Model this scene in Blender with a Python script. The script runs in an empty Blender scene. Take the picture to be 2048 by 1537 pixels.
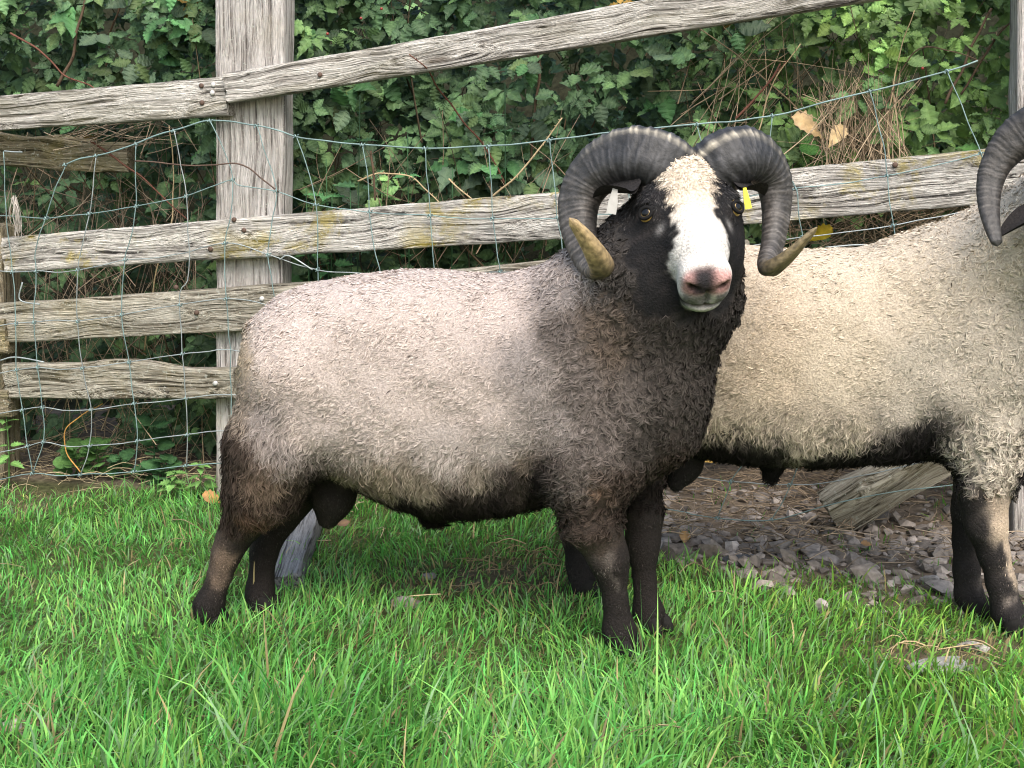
import bpy, math, random
import numpy as np
from mathutils import Vector, Matrix, kdtree

random.seed(7)
RNG = np.random.default_rng(11)
scene = bpy.context.scene
COL = scene.collection

# ------------------------------------------------------------------ camera
FOC, CAM_H, PITCH = 2600.0, 0.9, math.radians(10.2)      # focal length in photo pixels, eye height, tilt down
cd = bpy.data.cameras.new('camera'); cam = bpy.data.objects.new('camera', cd); COL.objects.link(cam)
cam.location = (0, 0, CAM_H); cam.rotation_euler = (math.pi/2 - PITCH, 0, 0)
cd.sensor_width = 36; cd.lens = FOC/2048*36; cd.clip_start = .05; cd.clip_end = 400
scene.camera = cam

# ------------------------------------------------------------------ light
SUN_EL, SUN_AZ = math.radians(52), math.radians(166)      # azimuth from +Y clockwise: high, behind the camera and a little to its right
world = bpy.data.worlds.new('World'); scene.world = world; world.use_nodes = True
wn = world.node_tree; bg = wn.nodes['Background']
sky = wn.nodes.new('ShaderNodeTexSky'); sky.sky_type = 'NISHITA'; sky.sun_disc = False
sky.sun_elevation = SUN_EL; sky.sun_rotation = SUN_AZ; sky.air_density = 1.6; sky.dust_density = 3.5; sky.ozone_density = 1.0
wn.links.new(sky.outputs[0], bg.inputs[0]); bg.inputs[1].default_value = .15
sl = bpy.data.lights.new('sun', 'SUN'); sl.energy = 1.5; sl.angle = math.radians(38); sl.color = (1, .975, .94)
so = bpy.data.objects.new('sun', sl); COL.objects.link(so)
sd = Vector((math.sin(SUN_AZ)*math.cos(SUN_EL), math.cos(SUN_AZ)*math.cos(SUN_EL), math.sin(SUN_EL)))
so.rotation_euler = sd.to_track_quat('Z', 'Y').to_euler(); so.location = sd*20
vs = scene.view_settings
vs.view_transform = 'Standard'; vs.look = 'None'; vs.gamma = 1; vs.use_curve_mapping = False; vs.exposure = 1.25
scene.cycles.use_denoising = True; scene.cycles.filter_width = 1.1
scene.cycles.max_bounces = 6; scene.cycles.diffuse_bounces = 3; scene.cycles.transmission_bounces = 3

# ------------------------------------------------------------------ measuring helpers
_c, _s = math.cos(PITCH), math.sin(PITCH)
def ray(u, v):
    x = (u-1024)/FOC; y = (768.5-v)/FOC
    return x, _c+y*_s, y*_c-_s
def at(u, v, Y):
    d = ray(u, v); t = Y/d[1]
    return np.array((d[0]*t, Y, CAM_H+d[2]*t))
def gnd(u, v):
    d = ray(u, v); t = -CAM_H/d[2]
    return np.array((d[0]*t, d[1]*t, 0.))
FA, FB = 3.137, -.204                                       # the fence line on the ground: Y = FA + FB*x
def fence_y(x): return FA+FB*x
def onf(u, v, off=0.):
    d = ray(u, v); t = (FA-off)/(d[1]-FB*d[0])
    return np.array((d[0]*t, d[1]*t, CAM_H+d[2]*t))

# ------------------------------------------------------------------ noise
def _hash(ix, iy, iz, seed):
    h = (ix.astype(np.int64)*374761393 + iy.astype(np.int64)*668265263 + iz.astype(np.int64)*2147483647 + seed*144665) & 0xffffffff
    h = ((h ^ (h >> 13))*1274126177) & 0xffffffff
    h = (h ^ (h >> 16)) & 0xffffff
    return h/float(0xffffff)
def vnoise(P, scale, seed=0):
    Q = np.asarray(P, float)/scale; I = np.floor(Q); f = Q-I; f = f*f*(3-2*f); I = I.astype(np.int64)
    out = 0
    for dx in (0, 1):
        wx = f[:, 0] if dx else 1-f[:, 0]
        for dy in (0, 1):
            wy = f[:, 1] if dy else 1-f[:, 1]
            for dz in (0, 1):
                wz = f[:, 2] if dz else 1-f[:, 2]
                out = out+wx*wy*wz*_hash(I[:, 0]+dx, I[:, 1]+dy, I[:, 2]+dz, seed)
    return out*2-1
def unit(a):
    return a/np.maximum(np.linalg.norm(a, axis=-1, keepdims=True), 1e-9)
def sstep(a, b, x):
    t = np.clip((x-a)/(b-a), 0, 1); return t*t*(3-2*t)

# ------------------------------------------------------------------ objects
def tag(o, label=None, cat=None, group=None, kind=None):
    if label: o['label'] = label
    if cat: o['category'] = cat
    if group: o['group'] = group
    if kind: o['kind'] = kind
    return o
def empty(name, loc):
    o = bpy.data.objects.new(name, None); COL.objects.link(o); o.location = tuple(loc); o.empty_display_size = .1
    return o
def attach(o, parent):
    if parent is not None:
        o.parent = parent
        w = Vector((0, 0, 0)); q = parent
        while q is not None:
            w += q.location+q.matrix_parent_inverse.translation; q = q.parent
        o.matrix_parent_inverse = Matrix.Translation(-w)
    return o
def raw_mesh(name, V, faces, col=None, smooth=True, mat=None):
    """V (n,3); faces: list of index arrays (m,3) or (m,4)"""
    me = bpy.data.meshes.new(name)
    V = np.ascontiguousarray(V, np.float32)
    faces = [np.asarray(f, np.int32) for f in faces if len(f)]
    loops = np.concatenate([f.ravel() for f in faces])
    tot = np.concatenate([np.full(len(f), f.shape[1], np.int32) for f in faces])
    st = np.concatenate([[0], np.cumsum(tot)[:-1]]).astype(np.int32)
    me.vertices.add(len(V)); me.vertices.foreach_set('co', V.ravel())
    me.loops.add(len(loops)); me.loops.foreach_set('vertex_index', loops)
    me.polygons.add(len(tot)); me.polygons.foreach_set('loop_start', st)
    me.polygons.foreach_set('use_smooth', np.full(len(tot), smooth, bool))
    if col is not None:
        c = np.ones((len(V), 4), np.float32); c[:, :3] = col
        at_ = me.attributes.new('Col', 'FLOAT_COLOR', 'POINT'); at_.data.foreach_set('color', c.ravel())
    me.update(calc_edges=True)
    if mat: me.materials.append(mat)
    return me
def obj(name, me, parent=None):
    o = bpy.data.objects.new(name, me); COL.objects.link(o)
    return attach(o, parent)
def mobj(name, V, faces, mat, parent=None, col=None, smooth=True):
    return obj(name, raw_mesh(name, V, faces, col, smooth, mat), parent)

def resample(P, n):
    P = np.asarray(P, float)
    d = np.r_[0, np.cumsum(np.linalg.norm(np.diff(P, axis=0), axis=1))]
    t = d/d[-1]; s = np.linspace(0, 1, n)
    # catmull-rom through the points
    i = np.clip(np.searchsorted(t, s, 'right')-1, 0, len(P)-2)
    f = (s-t[i])/(t[i+1]-t[i])
    p1, p2 = P[i], P[i+1]; p0 = np.where((i > 0)[:, None], P[np.maximum(i-1, 0)], 2*p1-p2); p3 = np.where((i < len(P)-2)[:, None], P[np.minimum(i+2, len(P)-1)], 2*p2-p1)
    f = f[:, None]
    return .5*((2*p1)+(-p0+p2)*f+(2*p0-5*p1+4*p2-p3)*f*f+(-p0+3*p1-3*p2+p3)*f**3)
def frames(P):
    T = unit(np.gradient(P, axis=0)); A = np.zeros_like(P)
    a = np.cross(T[0], (0, 0, 1.)); a = a if np.linalg.norm(a) > .1 else np.cross(T[0], (1., 0, 0))
    for i in range(len(P)):
        a = a-T[i]*a.dot(T[i]); a = a/np.linalg.norm(a); A[i] = a
    return T, A, np.cross(T, A)
def tube_geo(P, R, sides=6, cap=True):
    P = np.asarray(P, float); R = np.broadcast_to(R, (len(P),))
    T, A, B = frames(P)
    ang = np.arange(sides)*2*math.pi/sides
    V = P[:, None]+R[:, None, None]*(np.cos(ang)[None, :, None]*A[:, None]+np.sin(ang)[None, :, None]*B[:, None])
    V = V.reshape(-1, 3); n = len(P)
    i = np.arange(n-1)[:, None]*sides; j = np.arange(sides)[None]; k = (j+1) % sides
    Q = np.stack([i+j, i+k, i+k+sides, i+j+sides], -1).reshape(-1, 4)
    F = [Q]
    if cap:
        V = np.vstack([V, P[:1], P[-1:]]); c0, c1 = n*sides, n*sides+1
        j = np.arange(sides); k = (j+1) % sides
        F.append(np.vstack([np.stack([k, j, np.full(sides, c0)], -1), np.stack([(n-1)*sides+j, (n-1)*sides+k, np.full(sides, c1)], -1)]))
    return V, F
class MB:
    """collects several pieces of one part"""
    def __init__(s): s.V = []; s.Q = []; s.T = []; s.C = []; s.n = 0
    def add(s, V, F, col=None):
        for f in F:
            f = np.asarray(f)
            (s.Q if f.shape[1] == 4 else s.T).append(f+s.n)
        s.V.append(V); s.n += len(V)
        if col is not None: s.C.append(np.broadcast_to(col, (len(V), 3)))
    def build(s, name, mat, parent=None, smooth=True):
        F = []
        if s.Q: F.append(np.vstack(s.Q))
        if s.T: F.append(np.vstack(s.T))
        return mobj(name, np.vstack(s.V), F, mat, parent, np.vstack(s.C) if s.C else None, smooth)

# ------------------------------------------------------------------ materials
def new_mat(name):
    m = bpy.data.materials.new(name); m.use_nodes = True
    nt = m.node_tree; return m, nt, nt.nodes['Principled BSDF'], nt.nodes.new, nt.links.new
def ramp(nt, fac, stops):
    r = nt.nodes.new('ShaderNodeValToRGB'); e = r.color_ramp.elements
    while len(e) < len(stops): e.new(.5)
    for k, (p, c) in enumerate(stops): e[k].position = p; e[k].color = (*c, 1)
    nt.links.new(fac, r.inputs[0]); return r.outputs[0]
def noise_node(nt, vec, scale, detail=3, rough=.55, dist=0.):
    n = nt.nodes.new('ShaderNodeTexNoise'); n.inputs['Scale'].default_value = scale; n.inputs['Detail'].default_value = detail
    n.inputs['Roughness'].default_value = rough; n.inputs['Distortion'].default_value = dist
    if vec is not None: nt.links.new(vec, n.inputs['Vector'])
    return n.outputs[0]
def mixc(nt, fac, a, b, mode='MIX'):
    n = nt.nodes.new('ShaderNodeMix'); n.data_type = 'RGBA'; n.blend_type = mode
    for sock, val in ((n.inputs[0], fac), (n.inputs[6], a), (n.inputs[7], b)):
        if isinstance(val, (int, float)): sock.default_value = val
        elif isinstance(val, tuple): sock.default_value = (*val, 1)
        else: nt.links.new(val, sock)
    return n.outputs[2]
def mapping(nt, vec, scale):
    n = nt.nodes.new('ShaderNodeMapping'); n.inputs['Scale'].default_value = scale; nt.links.new(vec, n.inputs[0]); return n.outputs[0]
def coord(nt, kind='Object'):
    return nt.nodes.new('ShaderNodeTexCoord').outputs[kind]
def bump(nt, bsdf, h, strength=.5, dist=.01):
    b = nt.nodes.new('ShaderNodeBump'); b.inputs['Strength'].default_value = strength; b.inputs['Distance'].default_value = dist
    nt.links.new(h, b.inputs['Height']); nt.links.new(b.outputs[0], bsdf.inputs['Normal'])

def col_mat(name, rough=.8, spec=.2, vary=.15, vscale=60, bumpy=0., sheen=0., trans=0.):
    """colour from the mesh's own Col attribute, with a little procedural grain"""
    m, nt, b, N, L = new_mat(name)
    a = N('ShaderNodeAttribute'); a.attribute_name = 'Col'
    n = noise_node(nt, coord(nt), vscale, 4)
    f = ramp(nt, n, [(.3, (1-vary,)*3), (.7, (1+vary*.6,)*3)])
    c = mixc(nt, 1., a.outputs[0], f, 'MULTIPLY')
    L(c, b.inputs['Base Color']); b.inputs['Roughness'].default_value = rough; b.inputs['Specular IOR Level'].default_value = spec
    if bumpy: bump(nt, b, n, bumpy, .004)
    if sheen: b.inputs['Sheen Weight'].default_value = sheen; b.inputs['Sheen Roughness'].default_value = .6
    if trans:
        t = N('ShaderNodeBsdfTranslucent'); L(c, t.inputs[0])
        mx = N('ShaderNodeMixShader'); mx.inputs[0].default_value = trans
        L(b.outputs[0], mx.inputs[1]); L(t.outputs[0], mx.inputs[2]); L(mx.outputs[0], nt.nodes['Material Output'].inputs[0])
    return m
M_WOOL = col_mat('wool', .95, .04, .12, 120)
M_HIDE = col_mat('hide', .85, .12, .35, 260, .7)
M_FUR = col_mat('short_fur', .7, .25, .15, 200)
M_HORN = col_mat('horn', .55, .35, .35, 90, .5)
M_LEAF = col_mat('leaf', .55, .24, .3, 60, .2, 0, .22)
M_GRASS = col_mat('grass', .5, .3, .12, 30, 0, 0, .3)
M_STRAW = col_mat('straw', .8, .15, .25, 40)
M_STONE = col_mat('stone', .85, .25, .4, 70, .5)
M_HOOF = col_mat('hoof', .8, .1, .3, 90, .4)

def wood_mat(name, light, mid, dark, lichen=.5, moss=0., warp=1., knots=1.):
    m, nt, b, N, L = new_mat(name)
    oc = coord(nt)
    rnd = N('ShaderNodeObjectInfo').outputs['Random']
    ad = N('ShaderNodeVectorMath'); ad.operation = 'ADD'; L(oc, ad.inputs[0])
    cx = N('ShaderNodeCombineXYZ'); ml = N('ShaderNodeMath'); ml.operation = 'MULTIPLY'; ml.inputs[1].default_value = 7.3
    L(rnd, ml.inputs[0])
    for k in range(3): L(ml.outputs[0], cx.inputs[k])
    L(cx.outputs[0], ad.inputs[1]); P = ad.outputs[0]
    # flowing grain: a slow warp pushes the growth lines round the knots
    w = N('ShaderNodeTexNoise'); w.inputs['Scale'].default_value = 1; w.inputs['Detail'].default_value = 1.5; L(mapping(nt, P, (4.5, 9, 9)), w.inputs['Vector'])
    wv = N('ShaderNodeVectorMath'); wv.operation = 'MULTIPLY_ADD'; L(w.outputs[1], wv.inputs[0]); wv.inputs[1].default_value = (0, .045*warp, .045*warp); L(P, wv.inputs[2])
    vo = N('ShaderNodeTexVoronoi'); vo.feature = 'F1'; vo.inputs['Scale'].default_value = 1; L(mapping(nt, P, (2.6, 13, 13)), vo.inputs['Vector'])
    kf = ramp(nt, vo.outputs['Distance'], [(.0, (1,)*3), (.12, (.75,)*3), (.42, (0,)*3)])
    kv = N('ShaderNodeVectorMath'); kv.operation = 'MULTIPLY_ADD'; L(kf, kv.inputs[0]); kv.inputs[1].default_value = (0, .035*knots, .035*knots); L(wv.outputs[0], kv.inputs[2]); wv = kv
    g1 = noise_node(nt, mapping(nt, wv.outputs[0], (2.4, 120, 120)), 1, 3, .6)
    g2 = noise_node(nt, mapping(nt, wv.outputs[0], (6, 380, 380)), 1, 3, .65)
    base = ramp(nt, g1, [(.34, dark), (.43, mid), (.54, light), (.75, tuple(min(1, x*1.22) for x in light))])
    fine = ramp(nt, g2, [(.32, (.22, .205, .19)), (.46, (.92,)*3), (.7, (1.14,)*3)])
    c = mixc(nt, .85, base, fine, 'MULTIPLY')
    c = mixc(nt, ramp(nt, vo.outputs['Distance'], [(.07, (.8*knots,)*3), (.13, (0,)*3)]), c, (.10, .075, .055))
    blot = noise_node(nt, P, 7, 5, .7)
    c = mixc(nt, .5, c, ramp(nt, blot, [(.35, (.62, .58, .52)), (.6, (1.12, 1.1, 1.08))]), 'MULTIPLY')
    if lichen:
        l1 = noise_node(nt, P, 9, 5, .75, .4)
        l2 = noise_node(nt, P, 3.2, 2)
        mm = N('ShaderNodeMath'); mm.operation = 'MULTIPLY'; L(ramp(nt, l1, [(.5, (0,)*3), (.62, (1,)*3)]), mm.inputs[0]); L(ramp(nt, l2, [(.46, (0,)*3), (.55, (1,)*3)]), mm.inputs[1])
        m2 = N('ShaderNodeMath'); m2.operation = 'MULTIPLY'; L(mm.outputs[0], m2.inputs[0]); m2.inputs[1].default_value = lichen
        c = mixc(nt, m2.outputs[0], c, (.38, .30, .05))
        sp = noise_node(nt, P, 120, 2, .6)
        c = mixc(nt, ramp(nt, sp, [(.60, (0,)*3), (.68, (.55,)*3)]), c, (.52, .53, .46))
    if moss:
        l3 = noise_node(nt, mapping(nt, P, (2, 14, 14)), 1.5, 4, .7)
        c = mixc(nt, ramp(nt, l3, [(.42, (0,)*3), (.62, (moss,)*3)]), c, (.15, .14, .06))
    L(c, b.inputs['Base Color']); b.inputs['Roughness'].default_value = .88; b.inputs['Specular IOR Level'].default_value = .2
    hs = N('ShaderNodeMath'); hs.operation = 'ADD'; L(g1, hs.inputs[0]); L(g2, hs.inputs[1])
    bump(nt, b, hs.outputs[0], 1., .011)
    return m
M_RAIL = wood_mat('rail_wood', (.61, .58, .54), (.36, .335, .31), (.04, .036, .033), .65)
M_RAILTOP = wood_mat('top_rail_wood', (.60, .57, .535), (.34, .315, .29), (.035, .03, .025), 0, .3)
M_POST = wood_mat('post_wood', (.60, .565, .545), (.47, .435, .415), (.17, .15, .14), .12, 0., .55, .0)
M_OLD = wood_mat('old_rail_wood', (.34, .29, .21), (.20, .165, .115), (.04, .032, .022), .2, .5)
M_BOARD = wood_mat('low_board_wood', (.46, .425, .36), (.28, .25, .20), (.05, .042, .033), .1, .15)

def simple_mat(name, c, rough=.5, metal=0., spec=.5, var=.2, scale=40):
    m, nt, b, N, L = new_mat(name)
    n = noise_node(nt, coord(nt), scale, 4)
    L(ramp(nt, n, [(.3, tuple(x*(1-var) for x in c)), (.7, tuple(min(1, x*(1+var)) for x in c))]), b.inputs['Base Color'])
    b.inputs['Roughness'].default_value = rough; b.inputs['Metallic'].default_value = metal; b.inputs['Specular IOR Level'].default_value = spec
    return m
M_WIRE = simple_mat('coated_wire', (.17, .245, .24), .5, .2, .5, .3, 25)
M_WIREG = simple_mat('galvanised_wire', (.27, .30, .30), .45, .3, .5, .3, 25)
M_NAIL = simple_mat('nail_rust', (.09, .055, .04), .7, .3)
M_NAILW = simple_mat('nail_zinc', (.5, .48, .46), .5, .3)
M_TAGY = simple_mat('yellow_plastic', (.72, .62, .03), .4)
M_TAGW = simple_mat('pale_plastic', (.28, .27, .25), .6)
M_PUPIL = simple_mat('pupil', (.004, .004, .005), .12, 0, .25, .05)
M_EYE = simple_mat('iris', (.42, .27, .09), .15, 0, .3, .35, 400)
M_LID = simple_mat('eyelid', (.008, .0075, .0075), .8, 0, .12)
M_BERRY = simple_mat('berry', (.20, .025, .02), .4)

# ================================================================== GROUND
def ground_h(x, y):
    P = np.stack([x, y, np.zeros_like(x)], -1)
    h = .018*vnoise(P, .6, 3)+.007*vnoise(P, .17, 4)
    f = y-fence_y(x)
    return h+.03*sstep(-.2, .5, f)
def gravel_mask(x, y):
    """1 on the stony strip beside the fence"""
    xs = np.array([-9, .05, .27, .38, .52, .68, .84, 1.02, 1.3, 9.]); ys = np.array([9, 9., 2.84, 2.70, 2.60, 2.54, 2.50, 2.42, 2.36, 2.3])
    P = np.stack([x, y, np.zeros_like(x)], -1)
    e = np.interp(x, xs, ys)+.13*vnoise(P, .24, 8)+.07*vnoise(P, .07, 9)
    return sstep(-.09, .12, y-e)
def dirt_mask(x, y):
    P = np.stack([x, y, np.zeros_like(x)], -1)
    e = fence_y(x)+.05+.09*vnoise(P, .2, 12)
    return sstep(-.06, .06, y-e)
def bare_mask(x, y):
    P = np.stack([x, y, np.zeros_like(x)], -1)
    b = 0
    for (u, v, rx, ry, a) in [(1000, 1175, .20, .13, .75), (860, 1190, .10, .06, .6), (1860, 1330, .13, .06, .95), (1980, 1300, .07, .05, .8), (80, 1000, .12, .10, .5), (640, 1080, .08, .10, .5),
                              (880, 1330, .1, .05, .3), (1900, 1500, .1, .05, .4), (60, 1480, .07, .05, .6)]:
        g = gnd(u, v); b = np.maximum(b, a*np.exp(-((x-g[0])/rx)**2-((y-g[1])/ry)**2))
    return np.clip(b+.25*b*vnoise(P, .05, 5), 0, 1)
def axis(lo, hi, near_lo, near_hi, n_near, n_far):
    a = np.linspace(near_lo, near_hi, n_near)
    l = near_lo-(near_lo-lo)*np.linspace(1, 0, n_far, endpoint=False)**2.5
    r = near_hi+(hi-near_hi)*np.linspace(0, 1, n_far+1)[1:]**2.5
    return np.r_[l, a, r]
gx = axis(-60, 60, -2.2, 2.2, 150, 14); gy = axis(-60, 60, .9, 4.4, 130, 14)
X, Y = np.meshgrid(gx, gy, indexing='ij'); xf, yf = X.ravel(), Y.ravel()
GV = np.stack([xf, yf, ground_h(xf, yf)], -1)
nx, ny = len(gx), len(gy); i, j = np.meshgrid(np.arange(nx-1), np.arange(ny-1), indexing='ij'); k = (i*ny+j).ravel()
gm = gravel_mask(xf, yf); dm = dirt_mask(xf, yf); bm_ = bare_mask(xf, yf)
gcol = np.tile((.050, .060, .022), (len(xf), 1))
gcol = gcol*(1-np.maximum(gm, dm)[:, None])+np.array((.155, .122, .092))*np.maximum(gm, dm)[:, None]
gcol = gcol*(1-bm_[:, None])+np.array((.105, .082, .055))*bm_[:, None]
M_SOIL = col_mat('soil', .95, .1, .5, 55, .9)
tag(mobj('ground', GV, [np.stack([k, k+ny, k+ny+1, k+1], -1)], M_SOIL, None, gcol), kind='structure', label='grassy soil and stony strip under the rams')

# earth backdrop added behind the hedge, coloured dark to give shaded depth
bx = np.linspace(-6, 6, 60); bz = np.linspace(0, 1, 26)
BX, BT = np.meshgrid(bx, bz, indexing='ij'); xf, tf = BX.ravel(), BT.ravel()
P0 = np.stack([xf, tf*3, 0*xf], -1)
BV = np.stack([xf, fence_y(xf)+.85+tf*1.3+.14*vnoise(P0, .4, 20), -.02+2.5*sstep(0, 1, tf)+.10*vnoise(P0, .3, 21)], -1)
i, j = np.meshgrid(np.arange(59), np.arange(25), indexing='ij'); k = (i*26+j).ravel()
tag(mobj('dark_backdrop', BV, [np.stack([k, k+26, k+27, k+1], -1)], M_SOIL, None, np.tile((.020, .021, .012), (len(BV), 1))), kind='structure', label='dark earth backdrop added behind the bramble hedge for shaded depth')

# ================================================================== FENCE
def beam(name, a, b, h, t, mat, parent, up=(0, 0, 1), seed=0, wob=.004, n=44, taper=(1, 1), notch=None, hfun=None):
    """a weathered timber from a to b (middle of its front face side), h high, t thick; local x runs along the grain"""
    a = np.asarray(a, float); b = np.asarray(b, float); L = np.linalg.norm(b-a)
    ex = (b-a)/L; ez = np.asarray(up, float); ez = ez-ex*ez.dot(ex); ez /= np.linalg.norm(ez); ey = np.cross(ez, ex)
    r = min(.006, t*.2)
    y0, z0 = t/2, h/2
    sec = []
    m = 5
    for (sy, sz) in ((-1, -1), (1, -1), (1, 1), (-1, 1)):
        a0 = {(-1, -1): math.pi, (1, -1): 1.5*math.pi, (1, 1): 0, (-1, 1): .5*math.pi}[(sy, sz)]
        for q in (0, .5, 1):
            sec.append((sy*(y0-r)+r*math.cos(a0+q*math.pi/2), sz*(z0-r)+r*math.sin(a0+q*math.pi/2)))
        # points along the side that follows
        nxt = {(-1, -1): (1, -1), (1, -1): (1, 1), (1, 1): (-1, 1), (-1, 1): (-1, -1)}[(sy, sz)]
        for q in np.linspace(0, 1, m+2)[1:-1]:
            p0 = np.array((sy*(y0-r), sz*(z0-r)))+{(-1, -1): (0, -r), (1, -1): (r, 0), (1, 1): (0, r), (-1, 1): (-r, 0)}[(sy, sz)]
            p1 = np.array((nxt[0]*(y0-r), nxt[1]*(z0-r)))+{(-1, -1): (0, -r), (1, -1): (r, 0), (1, 1): (0, r), (-1, 1): (-r, 0)}[(sy, sz)]
            sec.append(tuple(p0*(1-q)+p1*q))
    sec = np.array(sec); ns = len(sec)
    xs = np.linspace(0, L, n); V = []
    for x in xs:
        f = x/L; s = np.ones(ns)*(taper[0]*(1-f)+taper[1]*f)
        yy = sec[:, 0].copy(); zz = sec[:, 1]*s
        if hfun is not None:
            top, bot = hfun(f); zz = np.where(sec[:, 1] > 0, zz*top, zz*bot)
        V.append(np.stack([np.full(ns, x), yy, zz], -1))
    V = np.vstack(V)
    q = V*np.array((1, 3, 3))+seed*3.7
    V[:, 2] += wob*vnoise(q, .11, seed)+.6*wob*vnoise(q, .035, seed+1)
    V[:, 1] += .5*wob*vnoise(q, .06, seed+2)+.0022*vnoise(V*np.array((1, 1, 1))*np.array((.1, 1, 1)), .008, seed+3)
    e = np.zeros(len(V)); e[:ns] = -1; e[-ns:] = 1
    V[:, 0] += e*0+np.where(np.abs(e) > 0, .005*vnoise(q, .02, seed+5), 0)
    i = np.arange(n-1)[:, None]*ns; j = np.arange(ns)[None]; k = (j+1) % ns
    Q = np.stack([i+j, i+k, i+k+ns, i+j+ns], -1).reshape(-1, 4)
    c0 = len(V); V = np.vstack([V, [[-.002, 0, 0], [L+.002, 0, 0]]])
    jj = np.arange(ns); kk = (jj+1) % ns
    T = np.vstack([np.stack([kk, jj, np.full(ns, c0)], -1), np.stack([(n-1)*ns+jj, (n-1)*ns+kk, np.full(ns, c0+1)], -1)])
    me = raw_mesh(name, V, [Q, T], None, True, mat)
    try: me.set_sharp_from_angle(angle=math.radians(50))
    except Exception: pass
    o = obj(name, me)
    R = Matrix(((ex[0], ey[0], ez[0], a[0]), (ex[1], ey[1], ez[1], a[1]), (ex[2], ey[2], ez[2], a[2]), (0, 0, 0, 1)))
    if parent is not None:
        o.parent = parent; o.matrix_parent_inverse = Matrix.Translation(-parent.location)
    o.matrix_basis = R
    return o

FD = unit(np.array((1, FB, 0.)))                      # along the fence
FN = np.array((FD[1], -FD[0], 0.))                    # towards the camera
p_base = onf(496, 1010)
fence = tag(empty('wooden_fence', (p_base[0], p_base[1], 0)), 'weathered grey timber rail fence with a broad upright post behind the rams', 'fence')
RT = .042                                             # rail thickness
def mid(u0, v0, v1, off): return onf(u0, (v0+v1)/2, off)
def hgt(u, v0, v1, off): return np.linalg.norm(onf(u, v0, off)-onf(u, v1, off))
# posts
a = onf(495, 1010)-FN*.0375; b = onf(499, -190)-FN*.0375; a = a+(a-b)*.25
beam('post', b, a, .178, .075, M_POST, fence, up=tuple(FD), seed=1, wob=.002, n=60)
a = onf(2068, 1090)-FN*.05; b = onf(2084, -200)-FN*.05; a = a+(a-b)*.2
beam('post', b, a, .095, .10, M_POST, fence, up=tuple(FD), seed=2, wob=.003, n=60)
a = onf(-26, 960)-FN*.047; b = onf(-30, 452)-FN*.047; a = a+(a-b)*.4
beam('post', b, a, .095, .09, M_OLD, fence, up=tuple(FD), seed=3, wob=.003, n=40)
# rails: (u0, vtop0, vbot0, u1, vtop1, vbot1)
def rail(u0, t0, b0, u1, t1, b1, mat, seed, off=RT/2, hf=None, wob=.0018, n=60):
    A, B = mid(u0, t0, b0, off), mid(u1, t1, b1, off)
    h0, h1 = hgt(u0, t0, b0, off), hgt(u1, t1, b1, off)
    return beam('rail', A, B, h0, RT, mat, fence, up=(0, 0, 1), seed=seed, taper=(1, h1/h0), wob=wob, n=n, hfun=hf)
rail(-220, 213, 276, 459, 154, 232, M_RAILTOP, 11)
rail(457, 148, 208, 1990, -118, -36, M_RAILTOP, 12, off=RT/2+.014, n=110)
def knotty(f):
    bulge = 1+.22*math.exp(-((f-.52)/.13)**2)
    end = 1-.30*sstep(.62, .84, np.array(f)); return float(bulge*end), 1.
rail(14, 476, 545, 1120, 384, 478, M_RAIL, 13, n=110)
rail(1112, 388, 480, 2130, 282, 396, M_RAIL, 14, n=100)
rail(-60, 612, 688, 660, 562, 652, M_OLD if False else M_BOARD, 15, off=RT/2-.002)
rail(650, 566, 652, 1500, 480, 590, M_BOARD, 25, off=RT/2-.002)
rail(16, 727, 796, 473, 727, 796, M_BOARD, 16, hf=knotty, wob=.002)
# the far rail stump and the cut rail ends of the next bay
A, B = onf(-120, 292, -.07), onf(262, 316, -.10)
beam('rail', A, B, .092, .045, M_OLD, fence, seed=17, taper=(1.0, .8), wob=.007)
for (t, bt, s) in ((636, 706, 18), (780, 832, 19)):
    A, B = mid(-150, t-4, bt-4, .03), mid(19 if s == 18 else 24, t, bt, .03)
    beam('rail', A, B, hgt(0, t, bt, .03), .04, M_OLD, fence, seed=s, n=24)
# leaning brace whose cut foot stands in the stones
A = onf(1672, 1022, -.01); B = onf(2060, 800, -.05)
beam('brace', A-(B-A)*.03, B, .105, .075, M_BOARD, fence, up=(-.45, -.45, .75), seed=21, wob=.008, n=50)
# nails
nail_me = {}
for nm, mt in (('rust', M_NAIL), ('zinc', M_NAILW)):
    ang = np.arange(10)*2*math.pi/10
    ring = np.stack([np.cos(ang), np.zeros(10), np.sin(ang)], -1)
    V = np.vstack([ring*.0062+np.array((0, .003, 0)), ring*.0062-np.array((0, .0022, 0)), ring*.0035-np.array((0, .0035, 0)), [[0, -.0036, 0]]])
    j = np.arange(10); k = (j+1) % 10
    nail_me[nm] = raw_mesh('nail', V, [np.vstack([np.stack([j, k, k+10, j+10], -1), np.stack([j+10, k+10, k+20, j+20], -1)]), np.stack([j+20, k+20, np.full(10, 30)], -1)], None, True, mt)
for (u, v, off, kd) in [(403, 172, RT, 'rust'), (427, 170, RT, 'zinc'), (425, 186, RT, 'zinc'), (404, 206, RT, 'rust'), (453, 165, RT, 'rust'), (488, 461, RT, 'rust'), (421, 499, RT, 'rust'),
                        (468, 440, RT, 'rust'), (393, 626, RT, 'rust'), (524, 598, RT, 'zinc'), (431, 767, RT, 'zinc'), (640, 150, RT+.014, 'rust'), (1790, 330, RT, 'rust'), (352, 575, RT, 'rust')]:
    o = obj('nail', nail_me[kd]); o.parent = fence; o.matrix_parent_inverse = Matrix.Translation(-fence.location)
    o.location = tuple(onf(u, v, off+.001)); o.rotation_euler = (0, 0, math.atan2(FD[1], FD[0]))

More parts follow.
